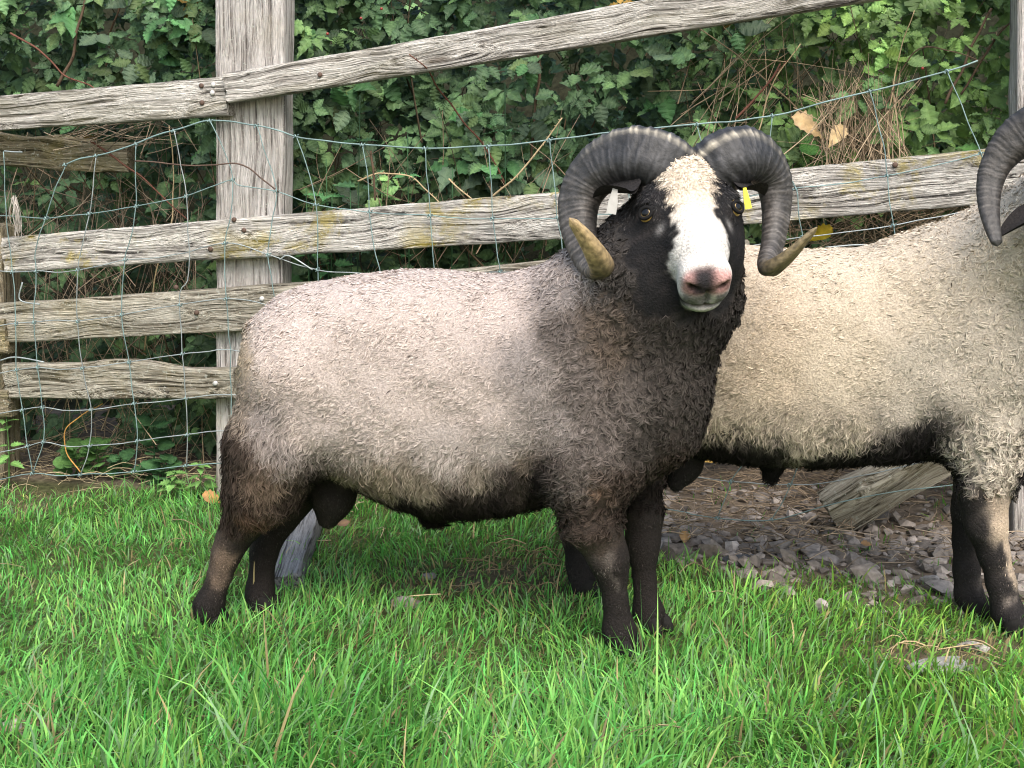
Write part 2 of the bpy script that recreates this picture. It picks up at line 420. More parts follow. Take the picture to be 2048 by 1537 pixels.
# ================================================================== WIRE NETTING
NO = RT+.016
net = tag(empty('wire_netting', tuple(onf(270, 948, NO)*np.array((1, 1, 0)))), 'sagging green grey wire stock netting strung across the fence rails', 'netting')
rows = [
 [(130, 330), (160, 318), (192, 312), (235, 300), (272, 288), (308, 273), (348, 262), (385, 250), (420, 242), (465, 243), (513, 252), (555, 262), (592, 273), (660, 284), (725, 290), (850, 297), (977, 293), (1100, 280), (1250, 262), (1395, 250), (1545, 232), (1640, 208), (1740, 183), (1895, 143), (1955, 122)],
 [(-30, 430), (10, 432), (92, 437), (140, 432), (178, 428), (225, 420), (273, 413), (330, 402), (372, 393), (420, 375), (465, 360), (478, 372), (553, 383), (632, 410), (740, 424), (860, 432), (985, 438), (1115, 436), (1260, 425), (1410, 408), (1592, 378), (1700, 365), (1775, 352), (1880, 330), (1962, 308)],
 [(-30, 538), (25, 544), (73, 543), (115, 545), (155, 540), (205, 531), (250, 520), (310, 517), (362, 508), (410, 494), (450, 487), (490, 492), (537, 510), (635, 540), (760, 548), (870, 550), (1000, 545), (1130, 540), (1280, 525), (1430, 505), (1605, 475), (1787, 452), (1990, 410)],
 [(-30, 655), (32, 648), (68, 645), (110, 641), (155, 643), (200, 637), (243, 630), (300, 620), (360, 610), (410, 602), (453, 598), (500, 603), (548, 614), (640, 640), (770, 652), (1000, 650), (1300, 630), (1620, 590), (1800, 560), (2000, 520)],
 [(-30, 752), (33, 740), (75, 735), (120, 740), (165, 737), (258, 725), (310, 717), (365, 708), (410, 705), (455, 699), (520, 712), (650, 735), (1000, 745), (1300, 730), (1630, 695), (2000, 640)],
 [(-30, 832), (45, 821), (85, 815), (130, 822), (182, 820), (225, 814), (268, 808), (320, 803), (372, 797), (460, 790), (650, 815), (1000, 830), (1300, 815), (1640, 790), (2000, 745)],
 [(-30, 912), (55, 893), (87, 884), (135, 893), (180, 892), (230, 889), (275, 882), (375, 870), (465, 862), (660, 885), (1000, 915), (1330, 945), (1400, 955), (1462, 964), (1580, 970), (1690, 960), (2000, 890)],
 [(-30, 965), (65, 947), (110, 951), (160, 950), (268, 944), (372, 932), (465, 927), (660, 950), (1000, 985), (1330, 1018), (1385, 1030), (1435, 1037), (1545, 1040), (1650, 1012), (1780, 985), (2000, 960)]]
cols = [
 [(8, 303), (12, 432), (25, 544), (32, 648), (33, 740), (45, 821), (55, 893), (65, 947)],
 [(130, 330), (112, 375), (92, 437), (70, 503), (73, 543), (68, 645), (75, 735), (85, 815), (87, 884), (65, 947)],
 [(192, 312), (186, 370), (178, 428), (163, 500), (155, 540), (155, 643), (165, 737), (182, 820), (180, 892), (160, 950)],
 [(272, 288), (270, 350), (273, 413), (258, 490), (250, 520), (243, 630), (258, 725), (268, 808), (275, 882), (268, 944)],
 [(348, 262), (360, 325), (372, 393), (378, 545), (362, 580), (360, 610), (365, 708), (372, 797), (375, 870), (372, 932)],
 [(420, 242), (448, 300), (465, 360), (462, 430), (450, 487), (453, 598), (460, 699), (462, 790), (465, 862), (465, 927)],
 [(513, 252), (535, 320), (553, 383), (545, 440), (537, 510), (545, 570), (548, 614), (520, 712)],
 [(592, 273), (618, 345), (632, 410), (636, 480), (635, 540), (640, 640), (650, 735), (650, 815), (660, 885), (660, 950)],
 [(725, 290), (735, 360), (740, 424), (748, 500), (760, 548), (770, 652)],
 [(850, 297), (855, 360), (860, 432), (866, 500), (870, 550)],
 [(977, 293), (983, 360), (985, 438), (995, 510), (1000, 545), (1000, 650), (1000, 745), (1000, 830), (1000, 915), (1000, 985)],
 [(1100, 280), (1106, 350), (1115, 436), (1122, 480), (1130, 540)],
 [(1250, 262), (1258, 350), (1260, 425), (1280, 525)],
 [(1395, 250), (1408, 320), (1410, 408), (1430, 505)],
 [(1545, 232), (1541, 300), (1575, 350), (1592, 378), (1597, 420), (1605, 475), (1620, 590), (1640, 790), (1580, 970), (1545, 1040)],
 [(1740, 183), (1762, 270), (1775, 352), (1781, 410), (1787, 452), (1800, 560)],
 [(1895, 143), (1930, 230), (1962, 308), (1990, 410), (2000, 520), (2000, 745), (2000, 890), (2000, 960)],
 [(1330, 800), (1480, 900), (1462, 964), (1435, 1037)]]
def wire(name, pts, r, mat, off, seed):
    P = np.array([onf(u, v, off) for u, v in pts]); P = resample(P, 6*len(pts))
    P += .0022*np.stack([vnoise(P+seed, .05, seed+k) for k in range(3)], -1)
    V, F = tube_geo(P, r, 6); return mobj(name, V, F, mat, net)
for k, r in enumerate(rows): wire('line_wire', r, .0020 if k == 0 else .0014, M_WIRE if k in (0, 1, 7) else M_WIREG, NO, 30+k)
for k, r in enumerate(cols): wire('stay_wire', r, .0013, M_WIRE if k not in (2, 4) else M_WIREG, NO+.003, 60+k)
# short broken wire stubs at the left and the twisted tie across the post
for k, pts in enumerate([[(8, 303), (26, 305), (44, 305)], [(270, 322), (320, 325), (380, 331), (430, 330), (468, 327), (500, 338), (530, 362), (555, 385)], [(0, 722), (30, 715), (88, 725)][::1],
                         [(45, 566), (40, 600), (80, 610)], [(1510, 350), (1560, 340), (1592, 378)], [(1650, 496), (1720, 490), (1790, 492)], [(560, 520), (580, 512), (625, 540)]]):
    wire('loose_wire', pts, .002, M_NAIL if k == 1 else M_WIREG, NO+.002, 90+k)
bx_ = []
ang = np.linspace(0, 2*math.pi*1.6, 16)
Pk = np.stack([np.cos(ang)*.0036, np.sin(ang)*.0036, np.linspace(-.006, .006, 16)], -1)
Vk, Fk = tube_geo(Pk, .0016, 5); knot_me = raw_mesh('knot', Vk, Fk, None, True, M_WIRE)
seen = set()
for c in cols:
    for (u, v) in c:
        for r in rows:
            if (u, v) in r and (u, v) not in seen:
                seen.add((u, v)); o = obj('knot', knot_me); o.parent = net; o.matrix_parent_inverse = Matrix.Translation(-net.location)
                o.location = tuple(onf(u, v, NO+.002)); o.rotation_euler = (random.uniform(-.3, .3), math.pi/2+random.uniform(-.3, .3), 0)
# a wisp of wool caught on the wire
P = []
wv = MB()
for k in range(26):
    a0 = onf(28+random.uniform(-6, 6), 395+random.uniform(-4, 8), NO+.004)
    a1 = onf(36+random.uniform(-8, 8), 475+random.uniform(-30, 8), NO+.006)
    pp = resample(np.array([a0, (a0+a1)/2+RNG.normal(0, .006, 3), a1]), 7)
    V, F = tube_geo(pp, np.linspace(.0016, .0006, 7), 4, False); wv.add(V, F, np.array((.42, .38, .34))*random.uniform(.6, 1.1))
tag(wv.build('wool_wisp', M_WOOL), 'wisp of grey wool snagged on the wire netting', 'wool wisp')

# ================================================================== LEAVES
def leaf_geo(n=8, width=.36, teeth=.12, fold=.16, droop=.25, pleat=.02, base=.75, tipp=1.15):
    """one serrated leaf of length 1 along +y, face up +z; returns verts, quads, midrib weight"""
    t = np.linspace(0, 1, n+1)
    w = width*np.sin(np.pi*np.clip(t, 0, 1)**base)**tipp; w[0] = .012; w[-1] = 0
    odd = (np.arange(n+1) % 2)
    ws = w*(1+teeth*(odd*2-1)*(t > .08)); ys = t+odd*.0-teeth*.25*odd*0
    zmid = -droop*t**2
    V = []
    for k in range(n+1): V.append((0, t[k], zmid[k]))
    for sgn in (-1, 1):
        for k in range(n+1): V.append((sgn*ws[k], ys[k]+(.03 if odd[k] else 0)*(1 if t[k] < .95 else 0), zmid[k]+fold*ws[k]+pleat*(odd[k]*2-1)))
    V = np.array(V); m = n+1
    k = np.arange(n)
    F = np.vstack([np.stack([k, k+1, k+1+m, k+m], -1), np.stack([k+2*m, k+1+2*m, k+1, k], -1)])
    mw = np.r_[np.ones(m), np.zeros(2*m)]
    return V, F, mw
L_BRAMBLE = [leaf_geo(10, .31, .10, .14, .18, .03, .72, 1.05), leaf_geo(10, .34, .09, -.10, .35, .035, .75, 1.0), leaf_geo(10, .28, .11, .25, .10, .025, .7, 1.1), leaf_geo(10, .33, .09, .05, -.15, .03, .72, 1.0)]
L_FAR = [leaf_geo(6, .31, .05, .14, .18, .03), leaf_geo(6, .34, .05, -.10, .35, .03), leaf_geo(6, .29, .06, .25, .10, .025), leaf_geo(6, .33, .05, .05, -.15, .03)]
L_NETTLE = [leaf_geo(10, .27, .20, .12, .35, .02, .62, 1.0), leaf_geo(10, .30, .22, .2, .2, .02, .6, 1.0)]
L_BRAMBLE += [leaf_geo(8, .29, .17, .16, .3, .02, .65, 1.0), leaf_geo(8, .26, .2, .1, .42, .02, .6, 1.0)]
L_FAR += [leaf_geo(6, .29, .15, .16, .3, .02, .65, 1.0), leaf_geo(6, .27, .16, .1, .4, .02, .6, 1.0)]
L_ROUND = [leaf_geo(8, .48, .05, .12, .1, .02, .9, .7), leaf_geo(8, .5, .06, -.1, .2, .02, .85, .7)]
def rot_from(ydir, ndir):
    y = unit(ydir); z = ndir-y*np.sum(ndir*y, -1, keepdims=True); z = unit(z); x = np.cross(y, z)
    return np.stack([x, y, z], -1)                 # columns
def leaf_cols(base, mw, rnd=.0):
    c = np.asarray(base)[None]*np.ones((len(mw), 1)); v = np.array((1.35, 1.3, 1.15))
    return c*(1+(v-1)*mw[:, None])

# where the photograph shows thinner growth, dry stalks and dark gaps
def gap_at(x, z):
    g = 0
    for (u0, v0, u1, v1, a) in [(-60, 250, 410, 720, .72), (-80, 720, 420, 1000, .5), (1600, 240, 1790, 470, .45), (1560, 400, 2000, 520, .8), (560, 470, 1150, 560, .25), (1480, 90, 1640, 200, .55), (1300, 880, 2050, 1010, .95)]:
        A, B = onf(u0, v1, -.25), onf(u1, v0, -.25)
        e = .07
        g = np.maximum(g, a*sstep(A[0]-e, A[0]+e, x)*(1-sstep(B[0]-e, B[0]+e, x))*sstep(A[2]-e, A[2]+e, z)*(1-sstep(B[2]-e, B[2]+e, z)))
    return g
hb = np.array((0., fence_y(0)+.5, 0.))
hedge = tag(empty('bramble_hedge', hb), 'dense dark green bramble hedge growing behind the timber fence', 'hedge')
NCL = 9800
cx = RNG.uniform(-2.1, 2.1, NCL); cz = RNG.uniform(.06, 1.62, NCL); dep = RNG.exponential(.17, NCL).clip(0, .75)
P0 = np.stack([cx, cx*0, cz], -1)
surf = .16+.11*vnoise(P0, .33, 41)+.06*vnoise(P0, .13, 42)
g = gap_at(cx, cz); dep = dep+g*RNG.uniform(0, .5, NCL)
keep = (RNG.random(NCL) > g*.75) & (dep < .9) & ~((cx > .25) & (cz < .14)) & ~((cx > -.5) & (cx < 1.25) & (cz < .50) & (RNG.random(NCL) < .8)) & ~((np.abs(cx) > 1.65) & (RNG.random(NCL) < .5))
cx, cz, dep, surf = cx[keep], cz[keep], dep[keep], surf[keep]
cy = fence_y(cx)+surf.clip(.08)+dep
CP = np.stack([cx, cy, cz], -1)
# brighter, yellower young growth by the right hand end, blue green elsewhere
yel = np.clip(sstep(.25, .8, cx)*sstep(.55, 1.0, cz)*.65+.3*vnoise(CP, .2, 50)+.06, 0, 1)
far = []; near = []
LS = []
for k in range(len(CP)):
    n3 = 3 if RNG.random() < .8 else 5
    out = unit(np.array((RNG.normal(0, .45), -1+RNG.normal(0, .25), .75+RNG.normal(0, .35))))
    hang = unit(np.array((RNG.normal(0, .6), -.35+RNG.normal(0, .2), -.35+RNG.normal(0, .45))))
    side = unit(np.cross(hang, out))
    size = .044*min(1.6, RNG.lognormal(0, .32))*(1.08 if dep[k] < .2 else 1.15)
    br = RNG.lognormal(0, .36)
    t = np.clip(yel[k]+RNG.normal(0, .15), 0, 1)
    base = (np.array((.062, .116, .060))*(1-t)+np.array((.130, .225, .062))*t)*br
    if RNG.random() < .003: base = np.array((.30, .19, .05))*RNG.uniform(.6, 1.3)
    tm = RNG.integers(6)
    for q in range(n3):
        ang = (0, 1.15, -1.15, 2.2, -2.2)[q]+RNG.normal(0, .12)
        d = hang*math.cos(ang)+side*math.sin(ang)
        nrm = unit(out+RNG.normal(0, .16, 3))
        s = size*(1 if q == 0 else .82)*RNG.uniform(.88, 1.1)
        LS.append((CP[k]+d*s*.14, d, nrm, s, tm, base*RNG.uniform(.88, 1.12), dep[k]))
# the leaves that show largest become leaves of their own, the rest one mass
def infr(p):
    d = p-np.array((0, 0, CAM_H)); f = d[1]*_c-d[2]*_s; u = 1024+FOC*d[0]/f; v = 768.5-FOC*(d[1]*_s+d[2]*_c)/f
    return u, v
score = []
for (p, d, nrm, s, tm, c, dp) in LS:
    u, v = infr(p); vis = (0 < u < 2048) and (0 < v < 560 or (v < 980 and u < 430)) and not (425 < u < 572)
    score.append((s*max(.1, -nrm[1]*.9+nrm[2]*.2)/(1+9*dp+4*max(0, p[1]-fence_y(p[0])-.1))) if vis else 0)
order = np.argsort(score)[::-1]; top = set(order[:290].tolist())
tints = {}
def leaf_mesh_shared(tm, c):
    q = (tm, tuple(np.round(np.log(np.maximum(c, .004))*2.2)))
    if q not in tints:
        V, F, mw = L_BRAMBLE[tm]; cc = np.exp(np.array(q[1])/2.2); tints[q] = raw_mesh('leaf', V, [F], leaf_cols(cc, mw), False, M_LEAF)
    return tints[q]
mass = MB()
for k, (p, d, nrm, s, tm, c, dp) in enumerate(LS):
    R = rot_from(d[None], nrm[None])[0]
    if k in top:
        o = obj('leaf', leaf_mesh_shared(tm, c)); o.parent = hedge; o.matrix_parent_inverse = Matrix.Translation(-hedge.location)
        M4 = Matrix([list(R[r]*s)+[p[r]] for r in range(3)]+[[0, 0, 0, 1]]); o.matrix_basis = M4
    else:
        V, F, mw = (L_BRAMBLE if dp < .06 else L_FAR)[tm]; mass.add(p+(V*s)@R.T, [F], leaf_cols(c, mw))
tag(mass.build('foliage', M_LEAF, hedge, False), kind='stuff')
# arching canes: the ones the photograph shows, then a tangle inside
def cane(pts, offs, r0, r1, c, thorn=True, name='cane'):
    P = np.array([onf(u, v, o) for (u, v), o in zip(pts, offs)]); P = resample(P, 8*len(pts)); P += .005*np.stack([vnoise(P, .06, 70+k) for k in range(3)], -1)
    r0 *= .75; r1 *= .75; m = MB(); V, F = tube_geo(P, np.linspace(r0, r1, len(P)), 6); m.add(V, F, c)
    if thorn:
        T, A, B = frames(P)
        for k in range(2, len(P)-1, 2):
            an = RNG.uniform(0, 6.28); dd = A[k]*math.cos(an)+B[k]*math.sin(an); rr = r0+(r1-r0)*k/len(P)
            V, F = tube_geo(np.array([P[k]+dd*rr*.7, P[k]+dd*(rr+.005)-T[k]*.002]), [.0014, .0003], 4, False); m.add(V, F, np.asarray(c)*.8)
    return m.build(name, M_STRAW, hedge)
RB, BR, TN = (.12, .052, .036), (.09, .06, .04), (.42, .32, .19)
cane([(1470, 238), (1510, 200), (1545, 160), (1562, 128)], [-.06]*4, .0045, .003, RB)
cane([(1535, 172), (1552, 150), (1575, 122)], [-.06]*3, .003, .001, RB)
cane([(112, 170), (140, 120), (158, 50), (178, -30)], [-.1]*4, .006, .004, BR)
cane([(20, 66), (75, 100), (130, 150), (180, 170), (195, 185)], [-.04]*5, .004, .0025, RB)
cane([(180, 285), (240, 325), (300, 370), (375, 440)], [-.05]*4, .004, .002, RB)
cane([(820, 110), (852, 138), (880, 180), (925, 240), (970, 290), (1010, 370)], [RT+.03, RT+.02, -.01, -.06, -.1, -.12], .0022, .0035, RB)
cane([(985, 392), (1040, 345), (1085, 290), (1125, 235)], [-.05, -.03, -.02, -.02], .0038, .002, TN)
cane([(715, 362), (760, 345), (815, 350), (850, 380), (880, 410)], [-.05]*5, .003, .002, TN)
cane([(742, 300), (745, 340), (750, 400)], [-.05]*3, .0045, .0035, BR)
cane([(895, 355), (915, 375), (945, 398)], [-.05]*3, .003, .0025, TN)
cane([(1070, 60), (1078, 150), (1068, 240), (1065, 320)], [-.14]*4, .005, .004, BR)
cane([(1400, 420), (1500, 300), (1540, 180), (1600, 90)], [-.12]*4, .003, .002, TN, False)
cane([(1780, 330), (1775, 240), (1800, 120), (1830, 20)], [-.08]*4, .003, .0015, TN, False)
cane([(1760, 230), (1830, 108), (1900, 105), (1960, 125)], [-.08]*4, .003, .0015, BR, False)
cane([(1890, 210), (1935, 110), (1985, 20)], [-.12]*3, .005, .004, BR)
cane([(1920, 190), (1990, 80), (2040, 30)], [-.16]*3, .004, .003, BR)
cane([(160, 945), (130, 900), (140, 850), (205, 805)], [.0]*4, .0025, .0018, (.45, .24, .07), False)
cane([(210, 150), (225, 60), (250, -20)], [-.2]*3, .004, .003, BR)
cane([(290, 700), (310, 560), (345, 420), (340, 250)], [-.12]*4, .003, .002, TN, False)
stems = MB()
def stalk(p0, d, L, r, c, bend=.15):
    mid_ = p0+d*L*.5+RNG.normal(0, bend*L*.35, 3); P = resample(np.array([p0, mid_, p0+d*L]), 6)
    V, F = tube_geo(P, np.linspace(r, r*.5, 6), 3, False); stems.add(V, F, c)
for k in range(260):                                    # canes inside the hedge
    x = RNG.uniform(-2, 2); p = np.array((x, fence_y(x)+RNG.uniform(.18, .8), RNG.uniform(0, 1.0)))
    stalk(p, unit(np.array((RNG.normal(0, .6), RNG.normal(0, .25), 1.))), RNG.uniform(.3, .9), RNG.uniform(.0012, .004), np.array((.10, .075, .045))*RNG.uniform(.5, 1.6), .3)
def stalks_px(n, u0, v0, u1, v1, o0, o1, ang, spread, L0, L1, c, r=(.0007, .002)):
    for k in range(n):
        p = onf(RNG.uniform(u0, u1), RNG.uniform(v0, v1), -RNG.uniform(o0, o1)); a = math.radians(RNG.normal(ang, spread))
        d = unit(np.array((math.cos(a), RNG.normal(0, .25), math.sin(a))))
        L = RNG.uniform(L0, L1); p = p-d*L*.5
        if p[2] < .01: p = p+np.array((0, 0, .03-p[2]))
        stalk(p, d, L, RNG.uniform(*r), np.array(c)*RNG.uniform(.45, 1.25), .12)
stalks_px(330, -40, 330, 415, 700, .12, .5, 85, 42, .1, .4, (.34, .26, .19))
stalks_px(60, 150, 225, 330, 300, .04, .2, 15, 20, .1, .25, (.38, .30, .22))
stalks_px(150, -40, 700, 420, 950, .05, .5, 80, 45, .1, .35, (.36, .28, .18))
stalks_px(130, 570, 300, 1120, 530, .06, .4, 80, 45, .08, .3, (.30, .22, .15))
stalks_px(260, 1640, 210, 1800, 330, .05, .25, 95, 28, .1, .28, (.40, .30, .20))
stalks_px(420, 1560, 390, 2040, 500, .05, .4, 30, 55, .08, .24, (.36, .27, .18))
stalks_px(60, 1380, 60, 1600, 260, .1, .4, 70, 35, .15, .4, (.36, .27, .18))
tag(stems.build('stems', M_STRAW, hedge), kind='stuff')
# hips and berries, few and far
ico = None
def ico_geo(sub):
    import bmesh
    b_ = bmesh.new(); bmesh.ops.create_icosphere(b_, subdivisions=sub, radius=1)
    V = np.array([v.co[:] for v in b_.verts]); F = np.array([[v.index for v in f.verts] for f in b_.faces]); b_.free(); return V, F
I1 = ico_geo(1); I2 = ico_geo(2); I3 = ico_geo(3)
ber = raw_mesh('berry', I2[0]*.0038, [I2[1]], None, True, M_BERRY)
for (u, v) in [(655, 68), (722, 37), (763, 18), (1845, 137)]:
    o = obj('berry', ber); o.parent = hedge; o.matrix_parent_inverse = Matrix.Translation(-hedge.location); o.location = tuple(onf(u, v, -.07))

# nettles and small plants
def plant(name, label, cat, base, top, npairs, leaf, size, c, group=None, rosette=False):
    base = np.asarray(base, float); top = np.asarray(top, float)
    t = tag(empty(name, base), label, cat, group)
    P = resample(np.array([base, (base+top)/2+RNG.normal(0, .01, 3), top]), 10)
    V, F = tube_geo(P, np.linspace(.003, .0012, 10), 5); mobj('stem', V, F, M_LEAF, t, np.tile(np.array(c)*.8, (len(V), 1)))
    for k in range(npairs):
        f = .25+.75*(k+.6)/npairs; q = P[min(9, int(f*9.2))]
        for s in (0, 1):
            for x2 in ((0, .5) if k == npairs-1 else (0,)):
                an = k*math.pi/2+s*math.pi+x2*math.pi+RNG.normal(0, .2)
                d = unit(np.array((math.cos(an), math.sin(an), .10+.35*f-(.3 if not rosette else 0)+RNG.normal(0, .1))))
                nr = unit(np.array((0, -.35, 1.))+RNG.normal(0, .15, 3))
                R = rot_from(d[None], nr[None])[0]; sz = size*(1.15-.6*f if not rosette else RNG.uniform(.6, 1.1))*RNG.uniform(.85, 1.15)
                L_ = leaf[RNG.integers(len(leaf))]; cc = np.array(c)*RNG.uniform(.8, 1.25)
                pl = .15*sz
                o = mobj('leaf', q+d*pl+(L_[0]*sz)@R.T, [L_[1]], M_LEAF, t, leaf_cols(cc, L_[2]), False)
    return t
NG = (.065, .170, .070)
for (u, v, bu, lab, s) in [(652, 318, 660, 'tall bright green nettle just right of the broad post', .085), (612, 372, 618, 'shorter nettle tucked against the edge of the broad post', .075), (700, 352, 702, 'nettle with spreading toothed leaves between netting stays beside post', .08), (664, 392, 668, 'small nettle at the foot of the bright nettle clump', .07),
                          (815, 268, 818, 'slim nettle shoot in front of dark brambles above the top wire', .055), (905, 335, 900, 'narrow leaved nettle behind the netting by pale arched cane', .06),
                          (1010, 165, 1012, 'dark nettle under the top rail right of red cane', .075), (720, 190, 715, 'dusky nettle under the top rail beside the post', .08)]:
    tp = onf(u, v, -.07); bs = onf(bu, v+330, -.10); bs[2] = .02
    plant('nettle', lab, 'nettle', bs, tp, 6, L_NETTLE, s, NG if v > 260 else (.045, .105, .05))
for (u, v, lab) in [(400, 968, 'young pale green seedling rooted against the broad post'), (350, 985, 'young light green weed in the grass edge under the netting'), (12, 872, 'bright green weed sprouting below the cut rail end')]:
    b0 = onf(u, v+12, .03); b0[2] = .015; tp = onf(u, v-45, .035)
    plant('weed', lab, 'weed', b0, tp, 5, L_NETTLE, .045, (.12, .24, .07))
for (u, v, s, lab) in [(150, 905, .055, 'round leaved ground ivy under the orange bent stalk'), (190, 890, .045, 'small round leaved creeper right of the orange bent stalk'), (240, 925, .04, 'low dark ground ivy between two netting stays'),
                       (305, 850, .05, 'round leaved climber below the low knotty board'), (330, 930, .045, 'dark round leaved creeper near the foot of the broad post'), (285, 950, .035, 'little ground ivy patch on the bottom wire')]:
    b0 = onf(u, 975, -.08); b0[2] = .015; tp = onf(u, v-10, -.05)
    plant('ground_ivy', lab, 'ground ivy', b0, tp, 6, L_ROUND, s, (.07, .15, .045) if u < 200 else (.045, .11, .045), None, True)
# fallen leaves
for (u, v, off, s, c, lab) in [(1612, 240, -.07, .07, (.42, .30, .17), 'large curled dry leaf caught in the hedge above the rail'), (1680, 262, -.06, .05, (.46, .34, .19), 'folded tan dead leaf beside the large curled one'), (1648, 462, -.05, .05, (.55, .40, .03), 'yellow leaf hanging below the rail near a horn tip'),
                               (1405, 905, -.1, .06, (.42, .27, .08), 'ochre dead leaf on straw between the two rams'), (420, 992, .06, .045, (.35, .19, .07), 'curled brown leaf lying by the broad post')]:
    L_ = L_BRAMBLE[1]; R = rot_from(unit(np.array([[RNG.normal(), -.3, -.2]])), np.array([[.2, -1., .7]]))[0]
    V = L_[0]*np.array((1, 1, 1.8)); V[:, 2] += .25*np.abs(V[:, 0])
    p = onf(u, v, off)
    tag(mobj('dry_leaf', p+(V*s*1.1-np.array((0, .5*s, 0)))@R.T, [L_[1]], M_LEAF, None, leaf_cols(c, L_[2])), lab, 'leaf')

# ================================================================== RAMS
def surface_nets(xs, ys, zs, F):
    ins = F < 0
    nx, ny, nz = F.shape
    s = np.zeros((nx-1, ny-1, nz-1), np.int8)
    for a in (0, 1):
        for b in (0, 1):
            for c in (0, 1): s += ins[a:nx-1+a, b:ny-1+b, c:nz-1+c]
    act = (s > 0) & (s < 8)
    I, J, K = np.nonzero(act)
    idx = np.full(act.shape, -1, np.int64); idx[I, J, K] = np.arange(len(I))
    corner = [(a, b, c) for a in (0, 1) for b in (0, 1) for c in (0, 1)]
    val = [F[I+a, J+b, K+c] for a, b, c in corner]
    acc = np.zeros((len(I), 3)); cnt = np.zeros(len(I))
    for p in range(8):
        for q in range(p+1, 8):
            d = [abs(corner[p][m]-corner[q][m]) for m in range(3)]
            if sum(d) != 1: continue
            va, vb = val[p], val[q]; cr = (va < 0) != (vb < 0)
            t = np.where(cr, va/np.where(cr, va-vb, 1), 0)
            for m in range(3):
                acc[:, m] += np.where(cr, corner[p][m]+t*(corner[q][m]-corner[p][m]), 0)
            cnt += cr
    loc = acc/cnt[:, None]
    V = np.stack([xs[I]+loc[:, 0]*(xs[I+1]-xs[I]), ys[J]+loc[:, 1]*(ys[J+1]-ys[J]), zs[K]+loc[:, 2]*(zs[K+1]-zs[K])], -1)
    Q = []
    for ax in range(3):
        sl0 = [slice(None)]*3; sl1 = [slice(None)]*3; sl0[ax] = slice(0, -1); sl1[ax] = slice(1, None)
        a_, b_ = ins[tuple(sl0)], ins[tuple(sl1)]
        e = np.argwhere(a_ != b_)
        o1, o2 = [m for m in range(3) if m != ax]
        e = e[(e[:, o1] > 0) & (e[:, o2] > 0) & (e[:, o1] < F.shape[o1]-1) & (e[:, o2] < F.shape[o2]-1)]
        def cell(d1, d2):
            g = e.copy(); g[:, o1] -= d1; g[:, o2] -= d2; return idx[g[:, 0], g[:, 1], g[:, 2]]
        q = np.stack([cell(1, 1), cell(0, 1), cell(0, 0), cell(1, 0)], -1)
        flip = a_[e[:, 0], e[:, 1], e[:, 2]]
        if ax == 1: flip = ~flip
        q[~flip] = q[~flip][:, ::-1]
        Q.append(q)
    return V, np.vstack(Q)

class Field:
    def __init__(s, xs, ys, zs):
        s.xs, s.ys, s.zs = xs, ys, zs; s.F = np.full((len(xs), len(ys), len(zs)), .3, np.float32)
    def _box(s, lo, hi):
        r = []
        for a, l, h in zip((s.xs, s.ys, s.zs), lo, hi):
            i0 = max(0, np.searchsorted(a, l)-1); i1 = min(len(a), np.searchsorted(a, h)+1); r.append(slice(i0, max(i1, i0+1)))
        P = np.stack(np.meshgrid(s.xs[r[0]], s.ys[r[1]], s.zs[r[2]], indexing='ij'), -1)
        return tuple(r), P
    def _join(s, r, d, k):
        a = s.F[r]; h = np.clip(.5+.5*(a-d)/k, 0, 1); s.F[r] = a*(1-h)+d*h-k*h*(1-h)
    def cone(s, a, b, ra, rb, k=.02, squash=None):
        a = np.asarray(a, float); b = np.asarray(b, float); m = max(ra, rb)+k+.05
        r, P = s._box(np.minimum(a, b)-m, np.maximum(a, b)+m)
        ab = b-a; t = np.clip(((P-a)@ab)/(ab@ab), 0, 1)
        d = np.linalg.norm(P-(a+t[..., None]*ab), axis=-1)-(ra+t*(rb-ra)); s._join(r, d, k)
    def chain(s, pts, k=.02):
        for p, q in zip(pts[:-1], pts[1:]): s.cone(p[0], q[0], p[1], q[1], k)
    def _ell(s, c, rad, R, k):
        c = np.asarray(c, float); rad = np.asarray(rad, float); m = rad.max()+k+.05
        r, P = s._box(c-m, c+m); q = P-c
        if R is not None: q = q@R
        k0 = np.linalg.norm(q/rad, axis=-1); k1 = np.linalg.norm(q/rad**2, axis=-1)
        return r, k0*(k0-1)/np.maximum(k1, 1e-6)
    def ell(s, c, rad, R=None, k=.02):
        r, d = s._ell(c, rad, R, k); s._join(r, d, k)
    def cut(s, c, rad, R=None, k=.006):
        r, d = s._ell(c, rad, R, k); a = s.F[r]; d = -d
        h = np.clip(.5-.5*(a-d)/k, 0, 1); s.F[r] = a*(1-h)+d*h+k*h*(1-h)
    def loft(s, x, zt, zb, yc, w, inset, k=.02):
        xx = np.linspace(x[0], x[-1], 240)
        def sm(v):
            v = np.interp(xx, x, v); ker = np.hanning(13); ker /= ker.sum()
            return np.convolve(np.pad(v, 6, mode='edge'), ker, 'valid')
        zt, zb, yc, w = sm(zt), sm(zb), sm(yc), sm(w)
        r, P = s._box((x[0]-.02, yc.min()-w.max()-.08, zb.min()-.08), (x[-1]+.02, yc.max()+w.max()+.08, zt.max()+.08))
        X = P[:, 0, 0, 0]; f = lambda v: np.interp(X, xx, v)[:, None, None]
        h = (f(zt)-f(zb))/2-inset; c = (f(zt)+f(zb))/2; ww = np.maximum(f(w)-inset, .01); h = np.maximum(h, .01)
        qy = np.abs(P[..., 1]-f(yc))/ww; qz = np.abs(P[..., 2]-c)/h
        e = 2.55
        kk = (qy**e+qz**e)**(1/e); d = (kk-1)*np.minimum(ww, h)
        out = np.maximum(x[0]-X, X-x[-1])[:, None, None]; d = np.maximum(d, out+0*d)
        s._join(r, d, k)
